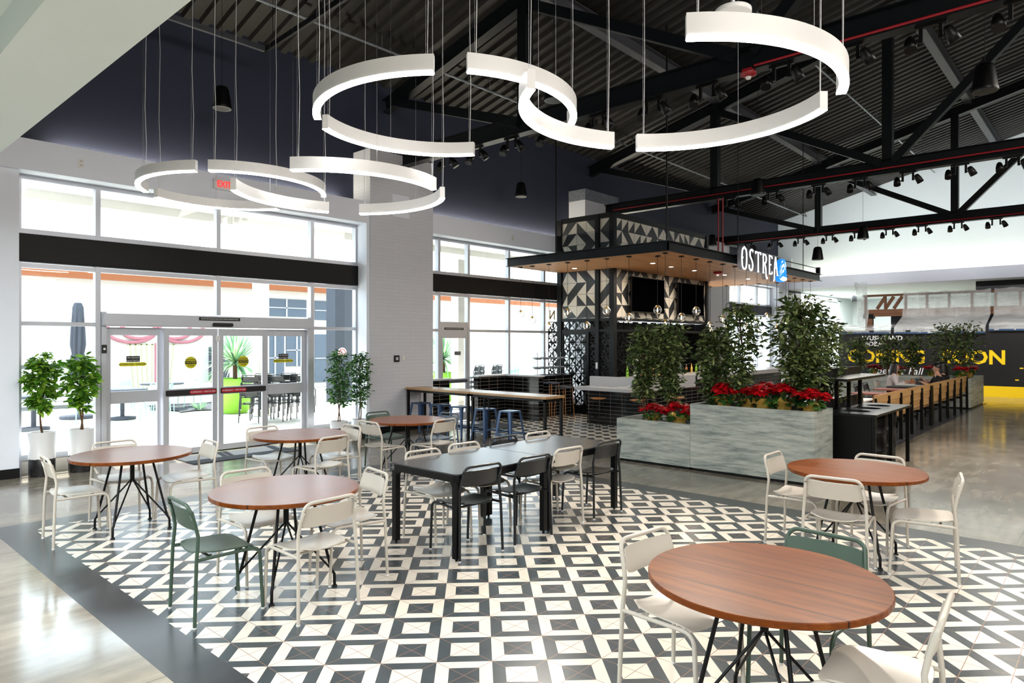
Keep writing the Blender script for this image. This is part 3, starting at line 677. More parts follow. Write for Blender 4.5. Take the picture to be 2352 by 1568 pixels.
# ================================================================ LONG TABLES
def long_table(x0, x1, y0, y1, lab):
    t = thing('dining_table', lab, 'table', ((x0+x1)/2, (y0+y1)/2, 0), group='long black tables'); H = .755
    def rr(a0, a1, b0, b1, rad, n=5):
        P = []
        for cx, cy, s in ((a1-rad, b1-rad, 0), (a0+rad, b1-rad, 1), (a0+rad, b0+rad, 2), (a1-rad, b0+rad, 3)):
            for k in range(n+1):
                a = (s+k/n)*pi/2; P.append((cx+rad*cos(a), cy+rad*sin(a)))
        return P
    MB().prism(rr(x0, x1, y0, y1, .05), H-.012, H).build('tabletop', 'stone', t)
    MB().prism(rr(x0+.004, x1-.004, y0+.004, y1-.004, .05), H-.075, H-.0125).build('apron', 'blackmetal', t)
    def gus(cx, cy, sx, sy):
        m = MB(); w = .055
        m.box(min(cx, cx+sx*w), max(cx, cx+sx*w), min(cy, cy+sy*w), max(cy, cy+sy*w), .022, H-.07)
        for ax in (0, 1):
            pl = [(w*.9, H-.074)]+[(w+.06*(1-cos(a)), H-.074-.06*(1-sin(a))) for a in [k*pi/12 for k in range(6, -1, -1)]]
            pl = [(w*.9, H-.07), (w+.06, H-.07)]+[(w+.06-.06*sin(a), H-.07-.06*(1-cos(a))) for a in [k*pi/12 for k in range(0, 7)]]+[(w*.9, H-.13)]
            if ax == 0: m.prism(pl, 0, w, lambda a, b, c: (cx+sx*a, cy+sy*c, b))
            else: m.prism(pl, 0, w, lambda a, b, c: (cx+sx*c, cy+sy*a, b))
        o = m.build('leg', 'blackmetal', t)
        MB().lathe([(.012, 0), (.012, .024)], (cx+sx*w/2, cy+sy*w/2, 0), 8).build('glide', 'blackmetal', o)
    e = .006
    for cx, sx in ((x0+e, 1), (x1-e, -1)):
        for cy, sy in ((y0+e, 1), (y1-e, -1)): gus(cx, cy, sx, sy)
long_table(3.985, 5.235, 4.24, 5.14, 'nearer half of the long black dining table, left end')
long_table(5.245, 6.495, 4.24, 5.14, 'farther half of the long black dining table, right end')
# ================================================================ HIGH TABLE + STOOLS
def high_table(y0, y1, lab):
    x0, x1, H = 9.12, 9.66, .93; t = thing('high_table', lab, 'table', ((x0+x1)/2, (y0+y1)/2, 0), group='butcher block high tables')
    MB().bbox(x0, x1, y0, y1, H-.042, H, .004).build('tabletop', 'butcher', t)
    f = MB(); b = .045
    f.box(x0+.02, x0+.02+b, y0+.03, y1-.03, H-.09, H-.043).box(x1-.02-b, x1-.02, y0+.03, y1-.03, H-.09, H-.043).box(x0+.02, x1-.02, y0+.03, y0+.03+b, H-.09, H-.043).box(x0+.02, x1-.02, y1-.03-b, y1-.03, H-.09, H-.043)
    f.build('frame', 'blackmetal', t)
    for x in (x0+.02, x1-.02-b):
        for y in (y0+.03, y1-.03-b): MB().box(x, x+b, y, y+b, 0, H-.088).build('leg', 'blackmetal', t)
    MB().box(x1-.02-b, x1-.02, y0+.07, y1-.07, .15, .19).build('foot_rail', 'blackmetal', t)
high_table(7.44, 9.34, 'narrow butcher block high table, end nearer the camera'); high_table(9.36, 11.28, 'narrow butcher block high table, end against the white brick pier')
def make_stool():
    t = thing('metal_stool', '', 'stool'); H = .62; h = .155
    m = MB(); m.bbox(-h, h, -h, h, H-.028, H, .012); m.build('seat', 'blue', t, False)
    MB().lathe([(.03, H+.0005), (.03, H+.0015)], n=16).build('seat_hole', 'blackmetal', t, False)
    for sx in (-1, 1):
        for sy in (-1, 1):
            m = MB(); q = []
            for z, e, w in ((H-.02, .138, .06), (.05, .195, .026), (.0, .2, .022)):
                q.append([(sx*(e+.010), sy*(e+.010-w), z), (sx*(e+.010), sy*(e+.010), z), (sx*(e+.010-w), sy*(e+.010), z), (sx*(e-w+.010), sy*(e+.004), z), (sx*(e+.004), sy*(e+.004), z), (sx*(e+.004), sy*(e+.010-w), z)])
            vs = [p for r_ in q for p in r_]; fs = [(i*6+k, i*6+(k+1) % 6, (i+1)*6+(k+1) % 6, (i+1)*6+k) for i in range(2) for k in range(6)]
            m.add(vs, fs+[(0, 1, 2, 3, 4, 5), (12, 13, 14, 15, 16, 17)]); o = m.build('leg', 'blue', t, False)
            MB().box(sx*.2-.015, sx*.2+.015, sy*.2-.015, sy*.2+.015, 0, .012).build('foot_cap', 'rubber', o, False)
    for a in (0, 1):
        for s in (-1, 1):
            e = .172
            p0, p1 = ((-e, s*e, .22), (e, s*e, .22)) if a == 0 else ((s*e, -e, .19), (s*e, e, .19))
            MB().bar(p0, p1, .012, .022).build('crossbar', 'blue', t, False)
    return t
ST = make_stool()
for i, y in enumerate((10.95, 10.33, 9.72, 9.05, 8.42)):
    o = ST if i == 0 else copy_tree(ST); o.location = (9.27, y, 0); o.rotation_euler.z = R(random.uniform(-6, 6))
    o['label'] = 'blue metal backless stool under the high table, %s from the brick pier' % ORD[i]; o['group'] = 'blue metal stools'
# ================================================================ PLANTER WITH FICUS AND POINSETTIAS
def planter_box(name, x0, x1, y0, y1, h, lab, soil=.06):
    t = thing(name, lab, 'planter', ((x0+x1)/2, (y0+y1)/2, 0)); r = .055
    m = MB(); m.box(x0, x0+r, y0, y1, .04, h).box(x1-r, x1, y0, y1, .04, h).box(x0+r, x1-r, y0, y0+r, .04, h).box(x0+r, x1-r, y1-r, y1, .04, h)
    m.build('shell', 'planter', t); MB().box(x0+.02, x1-.02, y0+.02, y1-.02, 0, .041).build('plinth', 'blackmetal', t)
    MB().box(x0+r, x1-r, y0+r, y1-r, .05, h-soil).build('soil', 'soil', t); return t
planter_box('planter', 9.18, 9.95, 4.742, 6.02, .675, 'low grey stone planter box, left section by the bar', .12)
planter_box('planter', 9.18, 9.95, 2.98, 4.738, .98, 'tall grey stone planter box in front of the trash station', .10)
def leaf_quad(m, p, d, L, wd, roll):
    d = d.normalized(); s = d.cross(V((0, 0, 1)))
    if s.length < .05: s = V((1, 0, 0))
    s.normalize(); nrm = s.cross(d); s = s*cos(roll)+nrm*sin(roll); nrm = s.cross(d)
    a = p; b = p+d*L*.28+s*wd*.42-nrm*L*.03; b2 = p+d*L*.62+s*wd*.46-nrm*L*.05; c = p+d*L-nrm*L*.16; e2 = p+d*L*.62-s*wd*.46-nrm*L*.05; e = p+d*L*.28-s*wd*.42-nrm*L*.03; k = p+d*L*.5+nrm*L*.05
    m.add([a, b, b2, c, e2, e, k], [(0, 1, 6), (1, 2, 6), (2, 3, 6), (3, 4, 6), (4, 5, 6), (5, 0, 6)], False)
def ficus(name, x, y, z0, ztop, zcrown, rad, n, leaf, lab, seed, L=.095, trunk=.016, group=None, shape=None, lean=0.0):
    rn = random.Random(seed); t = thing(name, lab, 'tree', (x, y, z0), group=group)
    tr = MB(); tips = []
    for k in range(2):
        ph = rn.uniform(0, 6.28); pts = []
        for i in range(9):
            f = i/8; pts.append((x+lean*f+.022*cos(ph+f*7+k*pi), y+.022*sin(ph+f*7+k*pi), z0+(ztop-.12-z0)*f))
        tr.tube(pts, [trunk*(1-.65*i/8) for i in range(9)], 7)
    shape = shape or (lambda f: .34+.3*f if f < .16 else (.39+1.22*(f-.16) if f < .62 else .95-1.25*(f-.62)))
    nb = max(14, n//26)
    for i in range(nb):
        f = (i+.5)/nb; z = zcrown+(ztop-zcrown)*f**.92; rr = rad*shape(f)*rn.uniform(.7, 1.08); a = i*2.39996+rn.uniform(-.4, .4)
        b0 = V((x+lean*f, y, max(z0+.02, z-rr*.45))); tip = V((x+lean*f+rr*cos(a), y+rr*sin(a), z+rn.uniform(-.02, .06))); mid = (b0+tip)/2+V((0, 0, rr*.12))
        tr.tube([b0, mid, tip], [trunk*.30, trunk*.2, .0015], 5); tips.append((b0, mid, tip))
    tr.build('trunk', 'bark', t)
    m = MB()
    for i in range(n):
        b0, mid, tip = tips[i % nb]; f = rn.random()**.55
        p = b0.lerp(mid, f*2) if f < .5 else mid.lerp(tip, f*2-1)
        p = p+V((rn.gauss(0, 1), rn.gauss(0, 1), rn.gauss(0, 1)))*rad*.13
        d = (tip-b0); d.z *= .3; d = d.normalized()*.7+V((rn.gauss(0, .7), rn.gauss(0, .7), rn.gauss(-.25, .45)))
        l = L*rn.uniform(.65, 1.2); leaf_quad(m, p, d, l, l*.46, rn.uniform(-.9, .9))
    m.build('foliage', leaf, t); return t
PL = 'ficus trees in the stone planter'
ficus('ficus_tree', 9.56, 5.74, .57, 2.10, 1.0, .33, 1400, 'leafd', 'dark ficus tree at the left end of the low planter box', 11, group=PL)
ficus('ficus_tree', 9.56, 5.30, .57, 2.13, 1.0, .34, 1500, 'leafd', 'dark ficus tree with poinsettias at its foot in the low planter box', 12, group=PL)
ficus('ficus_tree', 9.72, 4.60, .88, 2.06, .98, .34, 1700, 'leafd', 'short dark ficus tree at the left end of the tall planter box', 13, group=PL)
ficus('ficus_tree', 9.56, 4.13, .88, 2.42, 1.15, .36, 1300, 'leafd', 'slim tall ficus tree with open branches in the middle of the tall planter box', 14, group=PL)
ficus('ficus_tree', 9.56, 3.26, .88, 2.43, 1.10, .47, 3000, 'leafd', 'bushiest tall ficus tree at the right end of the tall planter box', 15, group=PL)
ficus('ficus_tree', 10.9, 3.36, .40, 2.18, .75, .38, 1300, 'leafd', 'ficus tree standing behind the trash station shelf', 16, group=PL)
planter_box('planter', 10.6, 11.3, 3.26, 4.2, .5, 'low dark planter box behind the trash station', .1)
def poinsettia(x, y, z, s, lab, seed, group='poinsettias in the stone planter'):
    rn = random.Random(seed); t = thing('poinsettia', lab, 'flower', (x, y, z), group=group)
    m = MB(); n = 18; P = []
    for i in range(4):
        r_ = (.055, .075, .085, .12)[i]*s; zz = (0, .06, .11, .16)[i]*s
        for k in range(n):
            j = 1+(rn.uniform(-.12, .3) if i == 3 else rn.uniform(-.06, .06)); P.append((x+r_*j*cos(2*pi*k/n), y+r_*j*sin(2*pi*k/n), z+zz+(rn.uniform(-.05, .06)*s if i == 3 else 0)))
    m.add(P, [(i*n+k, i*n+(k+1) % n, (i+1)*n+(k+1) % n, (i+1)*n+k) for i in range(3) for k in range(n)]); m.build('foil_wrap', 'gold', t)
    g = MB(); r = MB()
    for h in range(int(11*s)+3):
        a = rn.uniform(0, 6.28); q = rn.random()**.6*.17*s; c = V((x+q*cos(a), y+q*sin(a), z+(.27+.07*rn.random()-q*.35)*s+.03))
        g.tube([(x+.03*cos(a), y+.03*sin(a), z+.08), c], .004, 5)
        for k in range(9):
            b = 2*pi*k/9+rn.uniform(-.3, .3); lv = rn.uniform(.09, .13)*s
            leaf_quad(r, c+V((0, 0, .008*(k % 3))), V((cos(b), sin(b), rn.uniform(-.35, .1))), lv, lv*.6, rn.uniform(-.3, .3))
    for k in range(int(26*s)):
        b = rn.uniform(0, 6.28); lv = .11*s; leaf_quad(g, V((x+.09*s*cos(b), y+.09*s*sin(b), z+rn.uniform(.12, .22)*s)), V((cos(b), sin(b), rn.uniform(-.6, .1))), lv, lv*.6, rn.uniform(-.4, .4))
    g.build('green_leaves', 'leafm', t); r.build('red_bracts', 'red', t); return t
for i, (x, y, z, s) in enumerate(((9.42, 5.50, .565, .85), (9.40, 5.03, .565, 1.0), (9.42, 4.32, .885, .92), (9.48, 3.98, .885, .85), (9.40, 3.72, .885, 1.05), (9.44, 3.46, .885, 1.0), (9.40, 3.10, .885, .9))):
    poinsettia(x, y, z, s*1.2, 'red poinsettia in gold foil, %s from the left along the stone planter' % ORD[i], 40+i)
# ================================================================ POTTED TREES BY THE WINDOWS
def pot(x, y, lab, group, h=.62, r=.165):
    t = thing('plant_pot', lab, 'pot', (x, y, 0), group=group)
    MB().lathe([(r*.95, 0), (r*.97, .02), (r, h), (r-.018, h), (r-.02, h-.05)], (x, y, 0), 36).build('pot_body', 'pot', t)
    MB().lathe([(.0005, h-.045), (r-.018, h-.05)], (x, y, 0), 24).build('soil', 'soil', t)
pot(2.65, 11.38, 'tall white and black marbled pot left of the entrance, nearer the wall corner', 'marbled pots'); pot(3.13, 11.36, 'tall white and black marbled pot left of the entrance, nearer the door', 'marbled pots')
ball = lambda f: (max(0, 1-(f*2-1)**2)**.5)*(.78+.3*f)
ficus('ficus_tree', 2.65, 11.38, .57, 1.67, .93, .21, 720, 'leafb', 'bright leafy potted tree at the far left beside the white wall', 21, L=.12, trunk=.014, shape=ball, group='potted trees')
ficus('ficus_tree', 3.13, 11.36, .57, 1.66, .93, .235, 720, 'leafb', 'bright leafy potted tree just left of the sliding doors', 22, L=.12, trunk=.014, shape=ball, group='potted trees')
pot(7.40, 11.15, 'low white pot right of the entrance, nearer the door', 'low pots', .38); pot(7.86, 11.12, 'low white pot right of the entrance, nearer the brick pier', 'low pots', .38)
ficus('ficus_tree', 7.40, 11.15, .33, 1.66, .70, .30, 900, 'leafm', 'slim potted ficus right of the sliding doors', 23, L=.085, trunk=.012, shape=lambda f: .45+.55*f if f < .7 else 1.6*(1-f)+.35, group='potted trees')
ficus('ficus_tree', 7.86, 11.12, .33, 1.64, .70, .27, 850, 'leafm', 'slim potted ficus against the left edge of the brick pier', 24, L=.085, trunk=.012, shape=lambda f: .45+.55*f if f < .7 else 1.6*(1-f)+.35, group='potted trees')
# ================================================================ TRASH STATION
ts = thing('trash_station', 'black steel trash station with round holes and a raised shelf behind the planter', 'trash station', (11.2, 2.85, 0))
def holed(x0, x1, y0, y1, z0, z1, holes):
    bm = bmesh.new(); e = []
    def loop(pts):
        vs = [bm.verts.new((x, y, z1)) for x, y in pts]
        for i in range(len(vs)): e.append(bm.edges.new((vs[i], vs[(i+1) % len(vs)])))
    loop([(x0, y0), (x1, y0), (x1, y1), (x0, y1)])
    for hx, hy, hr in holes: loop([(hx+hr*cos(2*pi*k/28), hy+hr*sin(2*pi*k/28)) for k in range(28)])
    bmesh.ops.triangle_fill(bm, edges=e, use_beauty=True)
    bad = [f for f in bm.faces if any((f.calc_center_median().x-hx)**2+(f.calc_center_median().y-hy)**2 < (hr*.9)**2 for hx, hy, hr in holes)]
    bmesh.ops.delete(bm, geom=bad, context='FACES_ONLY')
    g = bmesh.ops.extrude_face_region(bm, geom=bm.faces[:]); bmesh.ops.translate(bm, verts=[v for v in g['geom'] if isinstance(v, bmesh.types.BMVert)], vec=(0, 0, z0-z1))
    bmesh.ops.recalc_face_normals(bm, faces=bm.faces[:]); bm.verts.index_update(); m = MB().add([v.co for v in bm.verts], [[v.index for v in f.verts] for f in bm.faces]); bm.free(); return m
holed(10.16, 12.22, 2.48, 3.2, .862, .895, [(10.62, 2.84, .17), (11.18, 2.84, .17), (11.74, 2.84, .17)]).build('counter', 'darksteel', ts)
MB().box(10.16, 12.22, 3.185, 3.2, .895, 1.05).build('backsplash', 'darksteel', ts)
MB().box(10.02, 12.05, 2.81, 3.2, 1.345, 1.38).build('shelf', 'darksteel', ts); MB().box(10.02, 12.05, 3.185, 3.2, 1.38, 1.50).build('shelf_backsplash', 'darksteel', ts)
for x in (10.06, 10.66, 11.26, 11.86): MB().box(x, x+.05, 3.12, 3.17, .89, 1.346).build('shelf_post', 'blackmetal', ts)
for x, y in ((10.18, 2.5), (12.15, 2.5), (10.18, 3.13), (12.15, 3.13), (11.1, 2.5)): MB().box(x, x+.05, y, y+.05, 0, .863).build('leg', 'blackmetal', ts)
MB().box(10.165, 10.18, 2.55, 3.13, .05, .86).build('side_shade_sheet', 'blackmetal', ts)  # dark sheet standing in for the shade below the counter
MB().box(10.11, 10.16, 3.14, 3.19, 0, 1.346).build('corner_post', 'blackmetal', ts)
MB().box(10.2, 12.18, 3.14, 3.18, .05, .86).build('rear_shade_sheet', 'blackmetal', ts)  # second dark sheet, for the shade behind the drums
for i, x in enumerate((10.62, 11.18, 11.74)):
    t = thing('trash_drum', 'black drum under the trash station counter, %s from the planter' % ORD[i], 'trash bin', (x, 2.84, 0), group='drums under the trash station')
    p = [(.235, 0), (.235, .26), (.245, .27), (.245, .285), (.235, .295), (.235, .52), (.245, .53), (.245, .545), (.235, .555), (.235, .80), (.245, .81), (.245, .82), (.225, .82)]
    MB().lathe(p, (x, 2.84, 0), 28).build('drum_body', 'sink', t)
    MB().lathe([(.252, .66), (.25, .74), (.25, .823), (.22, .83), (.2, .70)], (x, 2.84, 0), 28).build('bin_liner', 'sink', t)
# ================================================================ BENCHES AND TABLES OF THE DINING STRIP
def bench(x0, x1, lab):
    t = thing('bench', lab, 'bench', ((x0+x1)/2, 3.4, 0), group='timber benches')
    for k in range(3): MB().bbox(x0, x1, 3.235-.012*k, 3.262-.012*k, .50+.15*k, .648+.15*k, .004).build('back_board', 'bench', t)
    for k in range(3): MB().bbox(x0, x1, 3.3+.14*k, 3.435+.14*k, .42, .455, .005).build('seat_board', 'bench', t)
    n = int(round((x1-x0)/.93)); 
    for i in range(n+1):
        x = x0+.04+(x1-x0-.08)*i/n
        MB().bar((x, 3.20, 0), (x, 3.21, .90), .05, .06, up=(0, 1, 0)).build('post', 'blackmetal', t)
        m = MB().box(x-.025, x+.025, 3.22, 3.7, .37, .42).box(x-.025, x+.025, 3.66, 3.70, 0, .37); m.build('bracket', 'blackmetal', t)
bench(13.0, 17.7, 'long timber bench with black posts, section nearest the trash station'); bench(17.75, 22.5, 'long timber bench with black posts, section nearest the far planter')
planter_box('planter', 22.7, 25.1, 3.15, 3.9, .86, 'far grey stone planter at the end of the bench'); planter_box('planter', 23.4, 24.2, 4.0, 7.6, .86, 'far grey stone planter in front of the black barricade')
FT = 'ficus trees in the far planters'
for i, (x, y, r_, zt) in enumerate(((23.8, 6.3, .42, 2.0), (23.8, 5.5, .46, 2.05), (23.8, 4.8, .42, 2.0), (23.6, 3.9, .55, 2.35), (24.3, 3.52, .6, 2.4))):
    ficus('ficus_tree', x, y, .76, zt, 1.15, r_, 700, 'leafd', 'distant ficus tree before the black barricade, %s from the left' % ORD[i], 60+i, L=.12, group=FT)
for i, (x, y) in enumerate(((23.8, 5.9), (23.8, 5.2), (23.75, 4.3), (23.3, 3.5), (24.7, 3.45))):
    poinsettia(x, y, .80, 1.1, 'distant red poinsettia in the far planters, %s from the left' % ORD[i], 80+i, 'poinsettias in the far planters')
def cafe_table(x, y, mat, lab, s=.36):
    t = thing('cafe_table', lab, 'table', (x, y, 0), group='dining strip tables')
    MB().bbox(x-s, x+s, y-s, y+s, .725, .755, .006).build('tabletop', mat, t); MB().tube([(x, y, .73), (x, y, .02)], .03, 8).build('pedestal', 'blackmetal', t); MB().bbox(x-.25, x+.25, y-.25, y+.25, 0, .02, .004).build('base', 'blackmetal', t)
cafe_table(14.6, 4.05, 'plasticwhite', 'white square table behind the benches, nearest the trash station'); cafe_table(16.6, 4.12, 'salmon', 'salmon square table behind the benches, nearer one'); cafe_table(18.3, 4.10, 'salmon', 'salmon square table behind the benches, middle one')
cafe_table(19.6, 4.12, 'slate', 'dark square table behind the benches, beside the seated people'); cafe_table(20.8, 4.12, 'plasticwhite', 'pale square table between the seated people', .4); cafe_table(22.0, 4.12, 'salmon', 'salmon square table farthest along the benches')
for i, (x, y, m) in enumerate(((14.0, 5.1, 'slate'), (15.4, 5.1, 'slate'), (18.6, 4.75, 'slate'), (19.5, 4.78, 'slate'))):
    chair(m, x, y, -90, 'dark slate chair behind the benches, %s from the trash station' % ORD[i])
chair('cream', 20.9, 4.85, -92, 'cream metal chair holding the person in white behind the benches')
# ================================================================ BAR
bc = thing('bar_canopy', 'black edged canopy with timber soffit hung over the bar', 'canopy', (17, 9.2, 3.75))
CX0, CX1, CY0, CY1 = 12.35, 21.65, 6.86, 11.3
MB().box(CX0+.03, CX1-.03, CY0+.03, CY1-.03, 3.752, 3.79).build('timber_soffit', 'cedar', bc)
MB().box(CX0, CX1, CY0, CY0+.03, 3.75, 3.95).box(CX0, CX1, CY1-.03, CY1, 3.75, 3.95).box(CX0, CX0+.03, CY0, CY1, 3.75, 3.95).box(CX1-.03, CX1, CY0, CY1, 3.75, 3.95).build('fascia', 'truss', bc)
MB().box(CX0-.06, CX1+.06, CY0-.05, CY0, 3.935, 3.955).box(CX0-.06, CX0, CY0, CY1, 3.935, 3.955).box(CX0-.06, CX1+.06, CY0-.05, CY0, 3.745, 3.755).box(CX0-.06, CX0, CY0, CY1, 3.745, 3.755).build('flange', 'truss', bc)
MB().box(CX0+.03, CX1-.03, CY0+.03, CY1-.03, 3.9, 3.93).build('top_sheet', 'truss', bc)
for x, y in ((12.9, 7.2), (12.9, 10.2), (16.5, 7.2), (21.2, 7.2)): MB().tube([(x, y, 3.93), (x, y, hangz(y))], .022 if x < 13 else .012, 6).build('hanger_rod', 'truss', bc)
MB().tube([(16.0, 6.88, 4.12), (21.6, 6.88, 4.12)], .012, 6).box(21.55, 21.66, 6.84, 6.95, 3.95, 4.16).build('edge_cable', 'truss', bc)
for i, (x, y) in enumerate(((13.75, 10.28), (14.1, 8.24), (15.08, 8.3), (16.28, 8.28), (17.9, 8.2), (19.5, 8.2))):
    t = thing('downlight', 'small round recessed downlight in the bar soffit, %s from its left end' % ORD[i], 'light', (x, y, 3.75), group='bar soffit downlights')
    MB().lathe([(.055, 3.7515), (.055, 3.745), (.07, 3.745), (.07, 3.7515)], (x, y, 0), 18).build('trim_ring', 'plasticwhite', t); MB().lathe([(.054, 3.748), (.0005, 3.748)], (x, y, 0), 18).build('lens', 'lamp', t)
light('soffit_lamp', 'AREA', (16, 8.2, 3.7), 45, (1, .86, .68), to=(16, 8.2, 0), shape='RECTANGLE', size=6, size_y=1.2)
t = thing('smoke_alarm', 'red and white alarm fixed under the bar soffit', 'alarm', (16.97, 7.96, 3.75)); MB().lathe([(.11, 3.75), (.11, 3.70), (.06, 3.68)], (16.97, 7.96, 0), 20).build('base', 'redpaint', t); MB().lathe([(.04, 3.68), (.03, 3.64), (.001, 3.63)], (16.97, 7.96, 0), 16).build('strobe_lens', 'plasticwhite', t)
# tiled tower: posts, tile panels, screens
TX0, TX1, TY0, TY1 = 14.35, 19.62, 9.5, 11.32
bt = thing('bar_tower', 'black steel bar box with triangle tiles above pierced metal screens', 'tower', (17, 10.4, 0))
P = .14
for x, y in ((TX0, TY0), (TX0, TY1-P), (TX0, 9.96), (TX1-P, TY0)):
    MB().box(x, x+P, y, y+(P if y != 9.96 else .12), 0, 3.752).build('post', 'truss', bt); MB().box(x, x+P, y, y+(P if y != 9.96 else .12), 3.95, 5.15).build('post', 'truss', bt)
f = MB()
for z0, z1 in ((5.05, 5.18), (3.95, 4.02), (2.43, 2.50), (2.15, 2.21), (0, .14)):
    f.box(TX0+.02, TX0+.12, TY0+P, TY1-P, z0, z1)
    if z0 != 0: f.box(TX0+P, TX1-P, TY0+.02, TY0+.12, z0, z1)
f.build('rail', 'truss', bt)
def tiles(name, ax, pos, a0, a1, z0, z1, seed, s=.305, mirror=False):
    rn = random.Random(seed); m = MB(); g = .004; na = int(math.ceil((a1-a0)/s-.02)); nz = int(math.ceil((z1-z0)/s-.02))
    for i in range(na):
        for j in range(nz):
            x0, x1 = a0+i*s+g, min(a0+(i+1)*s, a1)-g; y1, y0 = z1-j*s-g, max(z1-(j+1)*s, z0)+g
            if x1-x0 < .02 or y1-y0 < .02: continue
            c = [(x0, y0), (x1, y0), (x1, y1), (x0, y1)]; k = rn.choice((0, 1)); w = rn.choice((0, 1)) if rn.random() < .75 else (i+j) % 2
            tri = [((0, 1, 2), (0, 2, 3)), ((0, 1, 3), (1, 2, 3))][k]
            for q, tr in enumerate(tri):
                pts = [c[t_] for t_ in tr]; mi = (q+w) % 2
                m.add([(pos, p_[0], p_[1]) if ax == 'X' else (p_[0], pos, p_[1]) for p_ in (pts[::-1] if ax == 'X' else pts)], [(0, 1, 2)], mi=mi)
    if ax == 'X': m.box(pos+.002, pos+.03, a0, a1, z0, z1, mi=2)
    else: m.box(a0, a1, pos+.002, pos+.03, z0, z1, mi=2)
    m.build(name, ['tileW', 'tileK', 'stone'], bt)
for k, (a0, a1) in enumerate(((TY0+P, 9.96), (10.08, TY1-P))):
    tiles('tile_panel', 'X', TX0+.05, a0, a1, 2.50, 3.75, 3+k); tiles('tile_panel', 'X', TX0+.05, a0, a1, 4.02, 5.05, 9+k)
tiles('tile_panel', 'Y', TY0+.05, TX0+P, TX1-P, 2.50, 3.75, 21); tiles('tile_panel', 'Y', TY0+.05, TX0+P, TX1-P, 4.02, 5.05, 22)
def screen(name, ax, pos, a0, a1, z0, z1, parent, seed, s=.2, th=.012, bar=.018):
    rn = random.Random(seed); m = MB(); fr = (lambda a, z, c: (pos+c, a, z)) if ax == 'X' else (lambda a, z, c: (a, pos+c, z))
    na = max(1, round((a1-a0)/s)); nz = max(1, round((z1-z0)/s)); da, dz = (a1-a0)/na, (z1-z0)/nz
    def poly(pts): m.prism(pts, 0, th, fr)
    for i in range(na+1): x = a0+i*da; poly([(x-bar/2, z0), (x+bar/2, z0), (x+bar/2, z1), (x-bar/2, z1)])
    for j in range(nz+1): z = z0+j*dz; poly([(a0, z-bar/2), (a1, z-bar/2), (a1, z+bar/2), (a0, z+bar/2)])
    for i in range(na):
        for j in range(nz):
            x0, x1, y0, y1 = a0+i*da, a0+(i+1)*da, z0+j*dz, z0+(j+1)*dz; c = [(x0, y0), (x1, y0), (x1, y1), (x0, y1)]; k = (i % 2)+2*(j % 2); k = (k+rn.choice((0, 0, 1))) % 4
            mx, my = (x0+x1)/2, (y0+y1)/2
            poly([c[k], c[(k+1) % 4], (mx, my)])
            poly([c[(k+2) % 4], ((c[(k+2) % 4][0]+c[(k+1) % 4][0])/2, (c[(k+2) % 4][1]+c[(k+1) % 4][1])/2), (mx, my)])
            a, b = c[(k+3) % 4], (mx, my); d = .009; nx, ny = b[1]-a[1], a[0]-b[0]; l = math.hypot(nx, ny); nx, ny = nx/l*d, ny/l*d
            poly([(a[0]-nx, a[1]-ny), (b[0]-nx, b[1]-ny), (b[0]+nx, b[1]+ny), (a[0]+nx, a[1]+ny)])
    return m.build(name, 'truss', parent)
screen('pierced_screen', 'X', TX0+.06, TY0+P, 9.96, .14, 2.15, bt, 1); screen('pierced_screen', 'X', TX0+.06, TY0+P, 9.96, 2.21, 2.43, bt, 2)
screen('pierced_screen', 'X', TX0+.06, 10.08, TY1-P, 2.21, 2.43, bt, 3)
dr = MB().box(TX0+.03, TX0+.08, 10.3, 10.36, .14, 2.15).box(TX0+.03, TX0+.08, TY1-P-.06, TY1-P, .14, 2.15).box(TX0+.03, TX0+.08, 10.36, TY1-P-.06, 2.09, 2.15).box(TX0+.03, TX0+.08, 10.36, TY1-P-.06, .14, .22).build('screen_door', 'truss', bt)
screen('pierced_screen', 'X', TX0+.05, 10.36, TY1-P-.06, .22, 2.09, dr, 4)
screen('pierced_screen', 'X', TX0+.07, 10.08, 10.3, .14, 2.15, bt, 5)
screen('pierced_screen', 'Y', TY0+.4, TX0+P, TX1-P, 1.0, 2.43, bt, 6, s=.24)
screen('pierced_screen', 'X', TX0+.10, TY1+.0, TY1+.38, .9, 2.43, bt, 8)
MB().box(TX0+P, TX1, TY0+.9, TY0+.95, 0, 2.43).build('back_wall', 'black', bt); MB().box(TX1-.05, TX1, TY0+P, TY1, 0, 2.43).build('end_dark_backing', 'black', bt); MB().box(TX0+1.2, TX0+1.25, TY0+.95, TY1, 0, 1.45).box(TX0+1.2, TX0+1.25, TY0+.95, TY0+1.45, 1.45, 2.43).build('inner_dark_backing', 'black', bt)  # partition and end sheet added to darken the view through the screens
MB().bbox(TX0-.008, TX0, 9.99, 10.05, 1.2, 1.36, .003).build('switch_plate', 'plasticwhite', bt)
for i, (x0, x1) in enumerate(((15.03, 16.72), (17.5, 19.1))):
    t = thing('television', 'black wall television on the tiled bar front, %s one' % ('left' if i == 0 else 'right'), 'television', ((x0+x1)/2, 9.5, 2.66), group='bar televisions')
    MB().bbox(x0, x1, 9.40, 9.455, 2.66, 3.6, .008).build('casing', 'blackmetal', t); MB().box(x0+.02, x1-.02, 9.395, 9.40, 2.69, 3.58).build('screen', 'tv', t); MB().box((x0+x1)/2-.2, (x0+x1)/2+.2, 9.455, 9.548, 2.95, 3.3).build('wall_mount', 'blackmetal', t)
